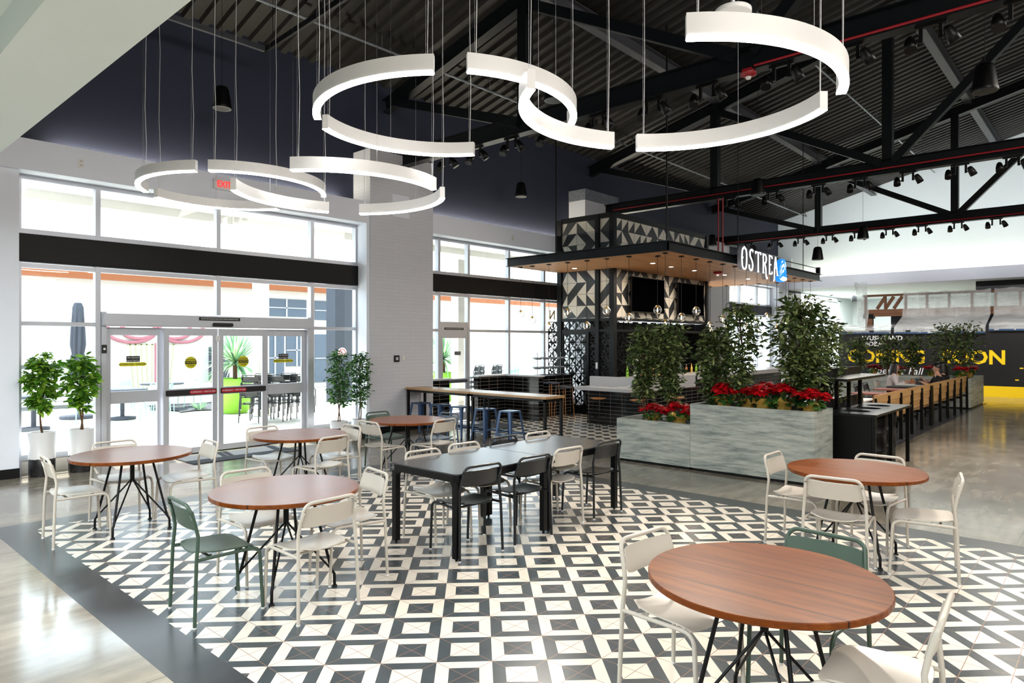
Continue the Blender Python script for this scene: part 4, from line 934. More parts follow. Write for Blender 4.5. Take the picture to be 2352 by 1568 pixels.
# counters
def counter(name, lab, boxes_tile, boxes_top, boxes_tile_y=()):
    t = thing(name, lab, 'counter', boxes_tile[0][::2][:2]+(0,))
    for bx in boxes_tile: MB().box(*bx).build('tiled_front', 'tileb' if bx[1]-bx[0] > bx[3]-bx[2] else 'tileby', t)
    m = MB()
    for bx in boxes_top: m.bbox(*bx, .006)
    m.build('counter_top', 'quartz', t); return t
bar = thing('bar_counter', 'black tiled bar counter with pale quartz tops and a raised ledge', 'counter', (13, 8.6, 0))
MB().box(12.86, 13.0, 8.02, 9.25, 0, .80).build('tiled_front', 'tileby', bar); MB().box(12.86, 21.3, 7.9, 8.02, 0, 1.05).build('tiled_front', 'tileb', bar)
MB().bbox(12.42, 13.1, 7.86, 9.3, .80, .87, .004).build('low_counter', 'quartz', bar)
m = MB().bbox(13.0, 13.08, 8.02, 9.28, .86, 1.09, .003); m.bbox(13.0, 15.2, 7.7, 7.95, .80, 1.09, .004).bbox(15.2, 21.4, 7.62, 8.25, 1.05, 1.09, .004).bbox(15.2, 21.4, 7.62, 7.66, .98, 1.05, .003)
m.build('raised_ledge', 'quartz', bar)
MB().bbox(12.95, 21.2, 8.26, 8.9, .80, .84, .004).box(13.1, 21.1, 8.3, 8.85, 0, .8).build('work_top', 'darksteel', bar)
bb = thing('back_bar', 'dark back bar shelf with bottles in front of the pierced screen', 'shelf', (17, 9.2, 0)); MB().box(14.5, 19.5, 9.12, 9.46, 0, .95).build('cabinet', 'black', bb); MB().bbox(14.5, 19.5, 9.1, 9.48, .95, 1.0, .004).build('shelf_top', 'quartz', bb); MB().box(14.6, 19.4, 9.5, 9.62, 1.4, 1.43).build('upper_shelf', 'black', bb)
rn = random.Random(5); bcol = ['lime', 'gold', 'seatwood', 'extdark', 'redpaint', 'quartz']
for i in range(15):
    x = 14.62+.31*i+rn.uniform(-.05, .05); h = rn.uniform(.24, .32); y = 9.28
    MB().lathe([(.036, 0), (.037, .01), (.037, h*.55), (.014, h*.75), (.013, h), (.001, h)], (x, y, 1.0), 12).top('bottle', bcol[(i*5) % 6], 'bottle standing on the back bar shelf behind the counter', 'bottle', 'bottles on the back bar', loc=(x, y, 1.0))
MB().lathe([(.05, 0), (.04, .62), (.035, .63)], (14.62, 9.0, .84), 12).top('cup_stack', 'plasticwhite', 'tall stack of white paper cups at the left end of the bar', 'cups')
def bar_stool():
    t = thing('bar_stool', '', 'stool'); H = .665
    MB().lathe([(.001, H-.035), (.10, H-.035), (.165, H-.012), (.178, H), (.165, H+.002), (.08, H-.012), (.001, H-.014)], n=24).build('seat', 'seatwood', t, False)
    for k in range(4):
        a = pi/4+k*pi/2; MB().tube([(.09*cos(a), .09*sin(a), H-.032), (.2*cos(a), .2*sin(a), .0)], .0075, 6).build('leg', 'blackmetal', t, False)
    MB().tube([(.155*cos(k*pi/8), .155*sin(k*pi/8), .24) for k in range(16)], .006, 6, closed=True).build('foot_ring', 'blackmetal', t, False); return t
bs = bar_stool()
for i, (x, y) in enumerate(((12.26, 8.52), (12.4, 7.6), (13.6, 7.35), (15.6, 7.3), (16.7, 7.3), (17.8, 7.3), (18.9, 7.3), (20.0, 7.3))):
    o = bs if i == 0 else copy_tree(bs); o.location = (x, y, 0); o['group'] = 'wooden bar stools'
    o['label'] = 'wooden topped bar stool at the low end of the bar counter' if i == 0 else 'wooden topped bar stool along the bar behind the planter, %s from the near corner' % ORD[i-1]
tag(MB().tube([(12.6, 8.25, .895), (12.65, 8.14, .885), (12.7, 8.06, .90), (12.74, 8.0, .935)], .012, 8).top('counter_handle', 'plasticwhite', 'small white faucet lying on the low bar counter', 'faucet'))
m = MB()
for k in range(4): m.bbox(16.2, 16.75, 7.75, 8.1, 1.09+.018*k, 1.107+.018*k, .003)
m.top('menu_stack', 'plasticwhite', 'stack of white menus on the bar counter behind the short tree', 'menus')
# black tiled knee walls and serving things by the windows
kw = thing('knee_wall', 'L shaped black tiled half wall with white cap in front of the windows', 'half wall', (12.4, 10.8, 0))
MB().box(12.36, 12.52, 10.3, 11.52, 0, 1.05).build('tiled_wall', 'tileby', kw); MB().box(11.42, 12.52, 11.4, 11.54, 0, 1.05).build('tiled_wall', 'tileb', kw)
MB().bbox(12.33, 12.56, 10.27, 11.56, 1.05, 1.09, .004).bbox(11.4, 12.33, 11.36, 11.56, 1.05, 1.09, .004).build('cap', 'quartz', kw)
k2 = thing('knee_wall', 'short black tiled half wall with grey cap beside the brick pier', 'half wall', (10.2, 11.45, 0)); MB().box(9.96, 10.5, 11.4, 11.54, 0, 1.02).build('tiled_wall', 'tileb', k2); MB().bbox(9.96, 10.55, 11.36, 11.58, 1.02, 1.06, .004).build('cap', 'quartz', k2)
k3 = thing('server_station', 'dark tiled service counter between the half wall and the bar box', 'counter', (13.6, 11.1, 0)); MB().box(13.1, 14.3, 10.75, 11.3, 0, 1.0).build('tiled_front', 'tileb', k3); MB().bbox(13.08, 14.32, 10.72, 11.34, 1.0, 1.04, .004).build('counter_top', 'darksteel', k3)
for i in range(4):
    x = 13.15+i*.32; y = 11.0; t = thing('tiered_tray', 'two tier tray stand before the window, %s from the left' % ORD[i], 'tray stand', (x, y, 1.04), group='tiered trays')
    MB().tube([(x, y, 1.04), (x, y, 1.62)], .008, 6).build('pole', 'chrome', t)
    for z in (1.20, 1.44): MB().lathe([(.005, z), (.09, z), (.14, z+.055), (.136, z+.055), (.088, z+.006), (.005, z+.006)], (x, y, 0), 20).build('tray', 'conduit', t)
    MB().lathe([(.15, 1.04), (.15, 1.055), (.01, 1.06)], (x, y, 0), 20).build('base_tray', 'greyfab', t)
for i, (z, lab) in enumerate(((0, 'lower'), (.5, 'upper'))):
    t = thing('serving_chair', 'grey high stool seat behind the half wall, %s of two' % lab, 'stool', (13.0+.1*i, 10.4-.15*i, 0), group='stools behind the half wall')
    x, y = 13.0+.22*i, 10.45-.25*i; MB().bbox(x-.17, x+.17, y-.17, y+.17, .86-.1*i, .90-.1*i, .01).build('seat', 'greyfab', t)
    for a in (-1, 1):
        for b in (-1, 1): MB().tube([(x+.14*a, y+.14*b, .86-.1*i), (x+.18*a, y+.18*b, 0)], .009, 6).build('leg', 'seatwood', t)
MB().tube([(14.0, 10.55, 0), (14.0, 10.55, 1.45)], .012, 6).lathe([(.12, 0), (.12, .02), (.01, .03)], (14.0, 10.55, 0), 16).top('stanchion', 'blackmetal', 'thin black stand beside the bar box', 'stand')
# mirrored window lettering seen beside the bar box
t = thing('window_lettering', 'mirrored yellow and red letters on the glass beside the bar box', 'lettering', (14.75, 11.73, 1.5))
text('N', .36, t, 'gold', (14.62, 11.70, 2.62), mirror=True, bold=.006); text('A', .2, t, 'stickerred', (14.72, 11.70, 1.9), bold=.006, mirror=True); text('HA', .2, t, 'stickerred', (15.1, 11.70, 1.9), bold=.006, mirror=True)
# ---------------------------------------------------------------- pendants
def pendant(x, y, zg, lab, src=[None]):
    if src[0] is None:
        t = thing('globe_pendant', lab, 'pendant light', (0, 0, 0)); r = .092
        MB().lathe([(.06, 0), (.06, -.02), (.001, -.022)], n=16).build('ceiling_rose', 'blackmetal', t, False)
        MB().tube([(0, 0, -.02), (0, 0, -1)], .0045, 5).build('cord', 'blackmetal', t, False)
        MB().lathe([(.022, .10), (.022, .05), (.012, .04)], n=12).build('socket', 'gold', t, False)
        MB().lathe([(.03, .098), (.06, .07), (.086, .033), (.092, 0), (.086, -.033), (.06, -.07), (.03, -.087), (.001, -.092)], n=24).build('globe', 'globe', t, False)
        MB().lathe([(.004, .04), (.010, .025), (.012, -.02), (.006, -.045), (.001, -.048)], n=8).build('filament_bulb', 'filament', t, False)
        src[0] = t
    o = copy_tree(src[0]); L = 3.75-zg; o.location = (x, y, 3.7495)
    for c in o.children:
        if c.name.startswith(('socket', 'globe', 'filament')): c.location = (0, 0, -L)
        if c.name.startswith('cord'): c.scale = (1, 1, (L-.1))
    o['label'] = lab; o['group'] = 'glass globe pendants'
ZS = (2.58, 2.42, 2.26)
for i, (x, y, z) in enumerate(((12.62, 11.1, 2.58), (12.62, 10.72, 2.42), (12.62, 10.2, 2.26), (12.61, 9.63, 2.58), (12.6, 9.07, 2.26), (12.6, 8.53, 2.58), (12.6, 7.95, 2.42))):
    pendant(x, y, z, 'clear globe pendant over the left side of the bar, %s from the window wall' % ORD[i])
fr = [(12.6, 7.07, 2.27), (12.93, 7.44, 2.58)]+[(13.32+.68*k, 7.08, ZS[(k*2+1) % 3]) for k in range(13)]
for i, (x, y, z) in enumerate(fr): pendant(x, y, z, 'clear globe pendant along the front edge of the bar canopy, %s from the near corner' % ORD[i])
for i, (x, y) in enumerate(((21.0, 7.56), (21.38, 8.06), (21.4, 8.65), (21.4, 9.21), (21.38, 9.73), (21.38, 10.3))): pendant(x, y, ZS[i % 3], 'clear globe pendant over the far right end of the bar, %s from the front' % ORD[i])
bpy.data.objects['globe_pendant'].name = 'tmp'
def drop(o):
    for c in list(o.children): drop(c)
    bpy.data.objects.remove(o)
drop(bpy.data.objects['tmp'])
# ---------------------------------------------------------------- bar sign
sg = thing('bar_sign', 'illuminated OSTREA letters with a blue oyster emblem on the canopy edge', 'sign', (16.6, 6.68, 3.5))
SX0, SZ0, SH = 15.40, 3.615, .50
def strokes(name, paths, x, w, h, wd):
    m = MB(); b = MB()
    for pth in paths:
        pts = []
        n = len(pth)
        if n == 2: q = [pth[0], pth[1]]
        else:
            q = []
            for i in range(n-1):
                p0 = pth[max(i-1, 0)]; p1 = pth[i]; p2 = pth[i+1]; p3 = pth[min(i+2, n-1)]
                for k in range(6):
                    t_ = k/6; q.append(tuple(.5*((2*p1[c])+(-p0[c]+p2[c])*t_+(2*p0[c]-5*p1[c]+4*p2[c]-p3[c])*t_*t_+(-p0[c]+3*p1[c]-3*p2[c]+p3[c])*t_**3) for c in (0, 1)))
            q.append(pth[-1])
        L = []; Rr = []
        for i, (px, pz) in enumerate(q):
            a = q[max(i-1, 0)]; c = q[min(i+1, len(q)-1)]; dx, dz = (c[0]-a[0])*w, (c[1]-a[1])*h; l = math.hypot(dx, dz) or 1
            # thick verticals, thin horizontals
            th = wd*(.45+.55*abs(dz)/l); nx, nz = -dz/l*th/2, dx/l*th/2
            L.append((x+px*w+nx, SZ0+pz*h+nz)); Rr.append((x+px*w-nx, SZ0+pz*h-nz))
        for i in range(len(q)-1):
            quad = [L[i], L[i+1], Rr[i+1], Rr[i]]
            m.prism(quad, 6.628, 6.632, lambda a, b_, c: (a, c, b_)); b.prism(quad, 6.632, 6.73, lambda a, b_, c: (a, c, b_))
    o = b.build(name, 'acrylic', sg); m.build('lit_face', 'signwhite', o)
O_ = [[(.5, 1), (.15, .85), (.05, .5), (.15, .12), (.5, 0), (.85, .12), (.95, .5), (.85, .85), (.5, 1)], [(.05, .5), (.3, .52)]]
S_ = [[(.9, .92), (.6, 1), (.25, .9), (.25, .68), (.6, .5), (.8, .3), (.7, .08), (.4, 0), (.05, .12), (.1, .25)]]
T_ = [[(.5, 1), (.5, 0)], [(.02, .88), (.1, .98), (.5, .97), (.9, .98), (.98, .88)], [(.35, 0), (.65, 0)]]
R_ = [[(.2, 1), (.2, 0)], [(.2, .98), (.6, .97), (.75, .78), (.6, .56), (.2, .52)], [(.42, .52), (.65, .25), (.72, -.1), (.85, -.28), (1.0, -.22)], [(.05, 0), (.35, 0)], [(.05, 1), (.3, 1)]]
E_ = [[(.25, 1), (.25, 0)], [(.1, 1), (.8, .97), (.9, .85)], [(.25, .5), (.7, .52)], [(.1, 0), (.8, .03), (.95, .15)]]
A_ = [[(.45, 1), (.8, 0)], [(.45, 1), (.3, .6), (.22, .1), (.18, -.25), (0, -.35)], [(.25, .4), (.65, .4)], [(.65, 0), (1, 0)]]
for nm, pth, x, w, h in (('letter_o', O_, 15.40, .30, .52), ('letter_s', S_, 15.82, .27, .50), ('letter_t', T_, 16.20, .34, .48), ('letter_r', R_, 16.62, .34, .46), ('letter_e', E_, 17.02, .26, .46), ('letter_a', A_, 17.34, .34, .46)):
    strokes(nm, pth, x, w, h, .075)
oy = [(.5, 1.0), (.3, .95), (.22, .82), (.12, .7), (.12, .55), (.03, .42), (.06, .28), (0, .14), (.12, .03), (.4, 0), (.75, .04), (1.0, .2), (.98, .34), (.85, .36), (.88, .6), (.95, .78), (.8, .95), (.65, 1.0)]
ox, oz, ow, oh = 17.74, 3.46, .58, .62
ob = MB().prism([(ox+a*ow, oz+b*oh) for a, b in oy][::-1], 6.64, 6.74, lambda a, b, c: (a, c, b)).build('oyster_body', 'signblue', sg)
def flat(pts, y0, y1, m): return m.prism([(ox+a*ow, oz+b*oh) for a, b in pts][::-1], y0, y1, lambda a, b, c: (a, c, b))
def arcband(m, cx, cz, r0, r1, a0, a1, sx, sz, y0, y1, n=16):
    for k in range(n):
        t0, t1 = a0+(a1-a0)*k/n, a0+(a1-a0)*(k+1)/n; wv = lambda t_: 1+.06*sin(t_*6)
        flat([(cx+r*wv(t_)*cos(t_)*sx, cz+r*wv(t_)*sin(t_)*sz) for r, t_ in ((r0, t0), (r1, t0), (r1, t1), (r0, t1))][::-1], y0, y1, m)
m = MB(); flat([(.52+(a-.52)*.8, .54+(b-.54)*.8) for a, b in oy if b > .12 and not (a > .8 and b < .4)], 6.632, 6.641, m)
flat([(.52+.40*cos(k*pi/10), .16+.10*sin(k*pi/10)) for k in range(20)], 6.624, 6.641, m); m.build('shell_faces', 'signwhite', ob)
m = MB()
for r0, r1 in ((.36, .45), (.17, .26)): arcband(m, .5, .34, r0, r1, R(-8), R(196), .82, 1.25, 6.626, 6.633)
flat([(.1, .2), (.45, .33), (.6, .28), (.92, .3), (.92, .25), (.6, .23), (.45, .27), (.12, .13)][::-1], 6.622, 6.633, m); m.build('emblem_lines', 'signblue', ob)
MB().box(15.4, 18.2, 6.74, 6.80, 3.93, 3.96).box(15.6, 15.64, 6.76, 6.86, 3.8, 3.95).box(18.0, 18.04, 6.76, 6.86, 3.8, 3.95).build('bracket', 'blackmetal', sg)
# ================================================================ RING LIGHTS
ARCS = [  # ring centre, radius, from/to angle, height of the lit edge, label
 ((4.04, 4.36), 1.14, 139, 221, 3.80, 'left arc of the second ring of curved white LED lights, above the front left tables', (-139,)),
 ((3.92, 4.38), 1.06, 29, 122, 3.80, 'window side arc of the second ring of curved white LED lights'),
 ((3.94, 4.28), 1.06, -126, -39, 3.80, 'near side arc of the second ring of curved white LED lights'),
 ((4.15, 2.26), 1.03, 57, 150, 3.50, 'window side arc of the nearest ring of curved white LED lights'),
 ((4.17, 2.32), 1.09, -146, -63, 3.50, 'biggest looking arc of the nearest ring of curved white LED lights, at upper right'),
 ((4.16, 2.26), 1.04, -45, 46, 3.50, 'far right arc of the nearest ring of curved white LED lights, lower at right'),
 ((4.12, 8.44), 1.16, 137, 221, 3.80, 'left arc of the farthest ring of curved white LED lights, below the navy wall'),
 ((4.02, 8.60), 1.02, 23, 123, 3.80, 'window side arc of the farthest ring of curved white LED lights, before the windows'),
 ((4.05, 8.26), 1.00, -136, -28, 3.80, 'near side arc of the farthest ring of curved white LED lights'),
 ((4.24, 6.22), 1.18, 67, 141, 3.50, 'window side arc of the third ring of curved white LED lights'),
 ((4.26, 6.42), 1.14, -146, -65, 3.50, 'near side arc of the third ring of curved white LED lights'),
 ((4.16, 6.34), 1.16, -38, 42, 3.50, 'far right arc of the third ring of curved white LED lights, before the brick pier')]
for a in ARCS:
    (cx, cy), r, a0, a1, z, lab = a[:6]; h = .125; w = .055
    t = thing('ring_light', lab, 'pendant light', (cx, cy, z), group='curved ring lights')
    n = 28; m = MB(); d = MB(); vs = []
    for k in range(n+1):
        th = R(a0+(a1-a0)*k/n)
        for rr, zz in ((r-w/2, z), (r+w/2, z), (r+w/2, z+h), (r-w/2, z+h)): vs.append((cx+rr*cos(th), cy+rr*sin(th), zz))
    fs = [(k*4+1, k*4+2, (k+1)*4+2, (k+1)*4+1) for k in range(n)]+[(k*4+3, k*4, (k+1)*4, (k+1)*4+3) for k in range(n)]
    m.add(vs, fs, True); m.add(vs, [(k*4+2, k*4+3, (k+1)*4+3, (k+1)*4+2) for k in range(n)]+[(0, 1, 2, 3), (n*4+3, n*4+2, n*4+1, n*4)])
    m.build('housing', 'plasticwhite', t)
    dv = []
    for k in range(n+1):
        th = R(a0+.3+(a1-a0-.6)*k/n)
        for rr, zz in ((r-w/2-.0012, z+.008), (r-w/2-.0012, z-.006), (r+w/2+.0012, z-.006), (r+w/2+.0012, z+.008)): dv.append((cx+rr*cos(th), cy+rr*sin(th), zz))
    d.add(dv, [(k*4+j, k*4+j+1, (k+1)*4+j+1, (k+1)*4+j) for k in range(n) for j in range(3)], True); d.build('diffuser', 'led', t)
    for j, th in enumerate((a0+3, (a0+a1)/2, a1-3)):
        px, py = cx+r*cos(R(th)), cy+r*sin(R(th)); MB().tube([(px, py, z+h), (px, py, hangz(py))], .0016, 4).build('cable', 'chrome', t)
        if j != 1:
            MB().tube([(px+.015, py, z+h)]+[(px+.015+.012*sin(q*2.1), py+.01*cos(q*1.7), z+h+(deckz(py)-z-h)*q/9) for q in range(1, 9)]+[(px, py, hangz(py))], .0032 if j == 0 else .0024, 5).build('power_cord', 'plasticwhite', t)
t = thing('ring_light_canopy', 'round white power canopy above the nearest ring light', 'ceiling fitting', (3.78, 1.68, 3.9)); MB().lathe([(.001, 3.80), (.10, 3.80), (.104, 3.804), (.104, 3.825), (.098, 3.83), (.001, 3.832)], (3.78, 1.68, 0), 28).build('dome', 'plasticwhite', t); MB().tube([(3.78, 1.68, 3.85), (3.78, 1.68, deckz(1.68))], .012, 8).build('stem', 'alum', t)
# ================================================================ TRACK LIGHTS, SPEAKERS, FIRE PIPES
def track(X, y, i, n, which):
    t = thing('track_light', 'twin black spotlight under the %s roof truss, %s from the window wall' % (which, ORD[i]), 'spotlight', (X, y, 5.6), group='track lights')
    zb = 5.595
    MB().box(X-.03, X+.03, y-.16, y+.16, zb-.03, zb).build('track_adapter', 'blackmetal', t)
    for s in (1, -1):
        cy = y+s*.10; ax = V((.42, .12, 1)).normalized() if s > 0 else V((-.5, .45, 1)).normalized(); c = V((X, cy+s*.11, zb-.20))
        MB().box(X-.02, X+.02, cy-.02, cy+.02, zb-.2, zb-.02).build('stem', 'blackmetal', t)
        o = MB().lathe([(.001, .13), (.032, .125), (.050, .095), (.066, .02), (.071, -.07), (.064, -.07)], c, 16, axis=ax).build('lamp_head', 'blackmetal', t)
        MB().tube([(X, cy, zb-.17), c], .012, 6).build('pivot', 'blackmetal', t)
        if s > 0: MB().lathe([(.063, -.066), (.001, -.066)], c, 16, axis=ax).build('lens', 'lamp', o)
        else: MB().lathe([(.063, -.05), (.001, -.05)], c, 16, axis=ax).build('lens', 'tv', o)
    return t
T1 = (9.95, 9.12, 8.22, 7.34, 6.32, 5.31, 4.43, 3.37, 2.53, 1.65, .8); T2 = (7.5, 6.4, 5.32, 4.42, 3.46, 2.5, 1.62); T3 = (10.4, 9.42, 8.5, 7.54, 6.63, 5.67, 4.74, 3.77, 2.8)
for i, y in enumerate(T1): track(9.1, y, i, 0, 'nearest')
for i, y in enumerate(T2): track(16.7, y, i, 0, 'middle')
for i, y in enumerate(T3): track(24.8, y, i, 0, 'farthest')
for X, ys in ((9.1, (7.3, 4.4, 2.5, .5, -2)), (16.7, (4.4, 1.6, -2))):
    for y in ys: light('track_and_fill_spot', 'SPOT', (X-.12, y+.1, 5.3), 290, (1, .91, .80), to=(X-4.2, y-1.3, 0), spot_size=R(62), spot_blend=.7, shadow_soft_size=.06)
for y in (6.5, 3.5, .5): light('track_and_fill_spot', 'SPOT', (24.9, y, 5.2), 260, (1, .95, .88), to=(28.3, y, 1.0), spot_size=R(80), spot_blend=.8, shadow_soft_size=.06)  # fill spots added to brighten the barricade
for y in (9, 6, 3, 0): light('track_and_fill_spot', 'SPOT', (25.0, y, 5.3), 210, (.98, .98, 1), to=(31.7, y, 7.2), spot_size=R(75), spot_blend=.9, shadow_soft_size=.08)  # added wall-wash fill to lift the white gable
def speaker(x, y, z, lab):
    t = thing('pendant_speaker', lab, 'speaker', (x, y, z), group='bell shaped pendant speakers')
    MB().lathe([(.001, .19), (.06, .188), (.092, .17), (.11, .12), (.148, -.13), (.152, -.16), (.146, -.175)], (x, y, z), 24).build('cabinet', 'blackmetal', t)
    MB().lathe([(.146, -.172), (.132, -.176), (.125, -.172)], (x, y, z), 24).build('bezel', 'conduit', t); MB().lathe([(.126, -.171), (.001, -.168)], (x, y, z), 24).build('grille', 'darksteel', t)
    MB().tube([(x, y, z+.19), (x, y, hangz(y))], .0035, 5).build('cable', 'blackmetal', t)
speaker(5.0, 10.87, 5.86, 'black bell speaker hanging at upper left before the navy wall'); speaker(12.8, 11.25, 5.72, 'black bell speaker hanging before the navy wall right of the brick pier')
speaker(14.39, 5.84, 5.23, 'black bell speaker hanging under the middle roof beams'); speaker(10.54, 1.31, 5.29, 'black bell speaker hanging at the upper right corner'); speaker(20.7, 5.4, 4.96, 'black bell speaker hanging before the white gable wall')
speaker(8.07, 6.43, 5.74, 'black bell speaker hanging behind the overlapping ring lights'); speaker(19.7, 6.3, 4.35, 'small black bell speaker hanging behind the oyster emblem'); speaker(20.7, 9.9, 5.19, 'small black bell speaker hanging beside the red pipes')
MB().tube([(9.0, 3.7, 5.64), (9.0, -10, 5.64)], .018, 8).top('fire_conduit', 'redpaint', 'red conduit running along the nearest roof truss', 'conduit', 'red conduits')
MB().tube([(16.58, 11.0, 5.72), (16.58, -10, 5.72)], .018, 8).top('fire_conduit', 'redpaint', 'red conduit running along the middle roof truss', 'conduit', 'red conduits')
MB().tube([(24.68, 11.2, 5.66), (24.68, -10, 5.66)], .018, 8).top('fire_conduit', 'redpaint', 'red conduit running along the farthest roof truss', 'conduit', 'red conduits')
for k in (0, 1): MB().tube([(16.55, 7.75-.12*k, 5.6), (16.55, 7.75-.12*k, 3.93)], .022, 8).top('fire_pipe', 'redpaint', 'dark red vertical pipe dropping to the bar canopy, %s of a pair' % ('left' if k == 0 else 'right'), 'pipe', 'red drop pipes')
t = thing('fire_strobe', 'red fire alarm strobe under the nearest roof truss', 'alarm', (9.0, 3.78, 5.56)); MB().bbox(8.93, 9.07, 3.71, 3.85, 5.56, 5.61, .01).build('back_box', 'redpaint', t); MB().lathe([(.105, 5.56), (.105, 5.53), (.06, 5.505)], (9.0, 3.78, 0), 24).build('sounder', 'redpaint', t); MB().lathe([(.04, 5.505), (.03, 5.475), (.001, 5.47)], (9.0, 3.78, 0), 14).build('strobe_lens', 'plasticwhite', t)
# ================================================================ FAR END: barricade, timber frame, plastic
bw = thing('barricade', 'black temporary wall with yellow base and Coming Soon lettering', 'hoarding', (28.35, 1, 0))
MB().box(28.3, 28.45, -8, 8.25, .37, 2.32).build('black_panel', 'barricade', bw); MB().box(28.29, 28.45, -8, 8.25, 0, .37).build('yellow_base', 'yellow', bw)
text('COMING', .66, bw, 'yellow', (28.29, 6.62, 1.31), '-X', bold=.02, sx=.98); text('SOON', .66, bw, 'yellow', (28.29, 3.85, 1.33), '-X', bold=.02, sx=.98)
text('WUSHILAND', .24, bw, 'plasticwhite', (28.29, 6.72, 2.02), '-X', bold=.006, sx=.98); text('BOBA', .24, bw, 'plasticwhite', (28.29, 7.02, 1.8), '-X', bold=.006)
text('Opening Fall', .36, bw, 'plasticwhite', (28.29, 6.3, .80), '-X', shear=.25)
m = MB()
for a, b in ((0, .16), (.5, .12)): m.prism([(7.72-.2*a, 1.86), (7.62-.2*a, 1.95), (7.50-.2*a, 1.88), (7.62-.2*a, 1.80)], 28.285, 28.3, lambda p, q, c: (c, p, q))
m.prism([(7.5, 1.88), (7.38, 1.97), (7.38, 1.79)], 28.285, 28.3, lambda p, q, c: (c, p, q)); m.build('fish_emblem', 'plasticwhite', bw)
m = MB()
for y, z in ((2.35, 1.75), (2.28, 1.6), (2.5, 1.0), (2.62, .6), (1.6, 1.4), (1.2, .9)): m.box(28.287, 28.3, y-.05, y+.05, z-.02, z+.02)
m.build('yellow_flecks', 'yellow', bw)
fm = thing('timber_frame', 'unfinished timber stud frame above the black temporary wall', 'frame', (30, 2.5, 2.3))
MB().bbox(29.9, 30.05, -8, 7.8, 3.70, 3.78, .005).build('top_rail', 'rawwood', fm); MB().bbox(29.85, 30.1, -8, 7.75, 2.9, 3.18, .01).build('beam', 'rawwood', fm)
for k in range(20): MB().box(29.92, 30.02, 7.68-.72*k, 7.76-.72*k, 3.18, 3.70).build('stud', 'rawwood', fm)
for y in (7.45, .5, -6): MB().bbox(29.86, 30.1, y, y+.26, 0, 2.9, .01).build('post', 'rawwood', fm)
MB().box(30.4, 30.5, -8, 6.9, 0, 3.1).build('frame_dark_backing', 'greyfab', fm)  # dark backing added so the plastic looks darker low down
MB().box(29.83, 30.12, 7.4, 7.78, 2.82, 3.0).build('steel_bracket', 'blackmetal', fm)
for k in range(3): MB().bar((29.97, 7.3-.3*k, 3.2), (29.97, 7.0-.3*k, 3.68), .05, .12).build('brace', 'rawwood', fm)
def drape(label, y0, y1, ztop, zmid, zbot, x0, x1, seed):
    rn = random.Random(seed); ph = [rn.uniform(0, 6) for _ in range(6)]
    def fn(u, v):
        y = y0+(y1-y0)*u
        if v < .55: f = v/.55; x = x0+(x0-.25-x0)*f; z = ztop+(zmid-ztop)*f
        elif v < .85: f = (v-.55)/.3; x = x0-.25+(x1-x0+.25)*f; z = zmid+(zbot+.22-zmid)*f
        else: f = (v-.85)/.15; x = x1-.06; z = zbot+.22-.22*f
        x += .05*sin(y*5+ph[0]+v*3)+.035*sin(y*11+ph[1]-v*5)+.02*sin(y*23+ph[2]); z += .02*sin(y*9+ph[3])
        return (x, y, z)
    t = thing('plastic_sheet', label, 'plastic sheet', (x1, (y0+y1)/2, zbot), group='clear plastic sheets')
    MB().sheet(fn, 70, 22).build('sheet', 'plastic', t); MB().box(x1-.1, x1-.085, y1, y0, zbot-.03, zbot+.03).build('blue_tape', 'blue', t)
drape('clear plastic sheet draped over the timber frame, main middle span', 6.3, 3.5, 3.80, 2.85, 2.22, 29.7, 28.3, 1); drape('clear plastic sheet draped over the timber frame at the far right', 3.4, -4, 3.82, 2.85, 2.3, 29.7, 28.3, 2)
drape('clear plastic sheet drooping at the left end of the temporary wall', 8.6, 6.4, 2.55, 2.48, 2.22, 29.9, 28.3, 3)
def vdrape(u, v): return (29.4+.15*sin(v*6+u*4), 8.0-.5*u-.2*v*(1-u), 4.25-1.8*v+.03*sin(u*14))
t = thing('plastic_sheet', 'clear plastic sheet hanging from the ceiling left of the timber frame', 'plastic sheet', (29.4, 7.8, 2.4), group='clear plastic sheets'); MB().sheet(vdrape, 24, 24).build('sheet', 'plastic', t)
t = thing('shade_pendant', 'small grey drum pendant lamp in the far white room', 'pendant light', (33.5, 9.1, 3.7)); MB().lathe([(.10, .28), (.14, 0), (.13, 0), (.09, .27)], (33.5, 9.1, 3.75), 20).build('lamp_shade', 'conduit', t); MB().tube([(33.5, 9.1, 4.0), (33.5, 9.1, 4.28)], .01, 6).build('cord', 'conduit', t)
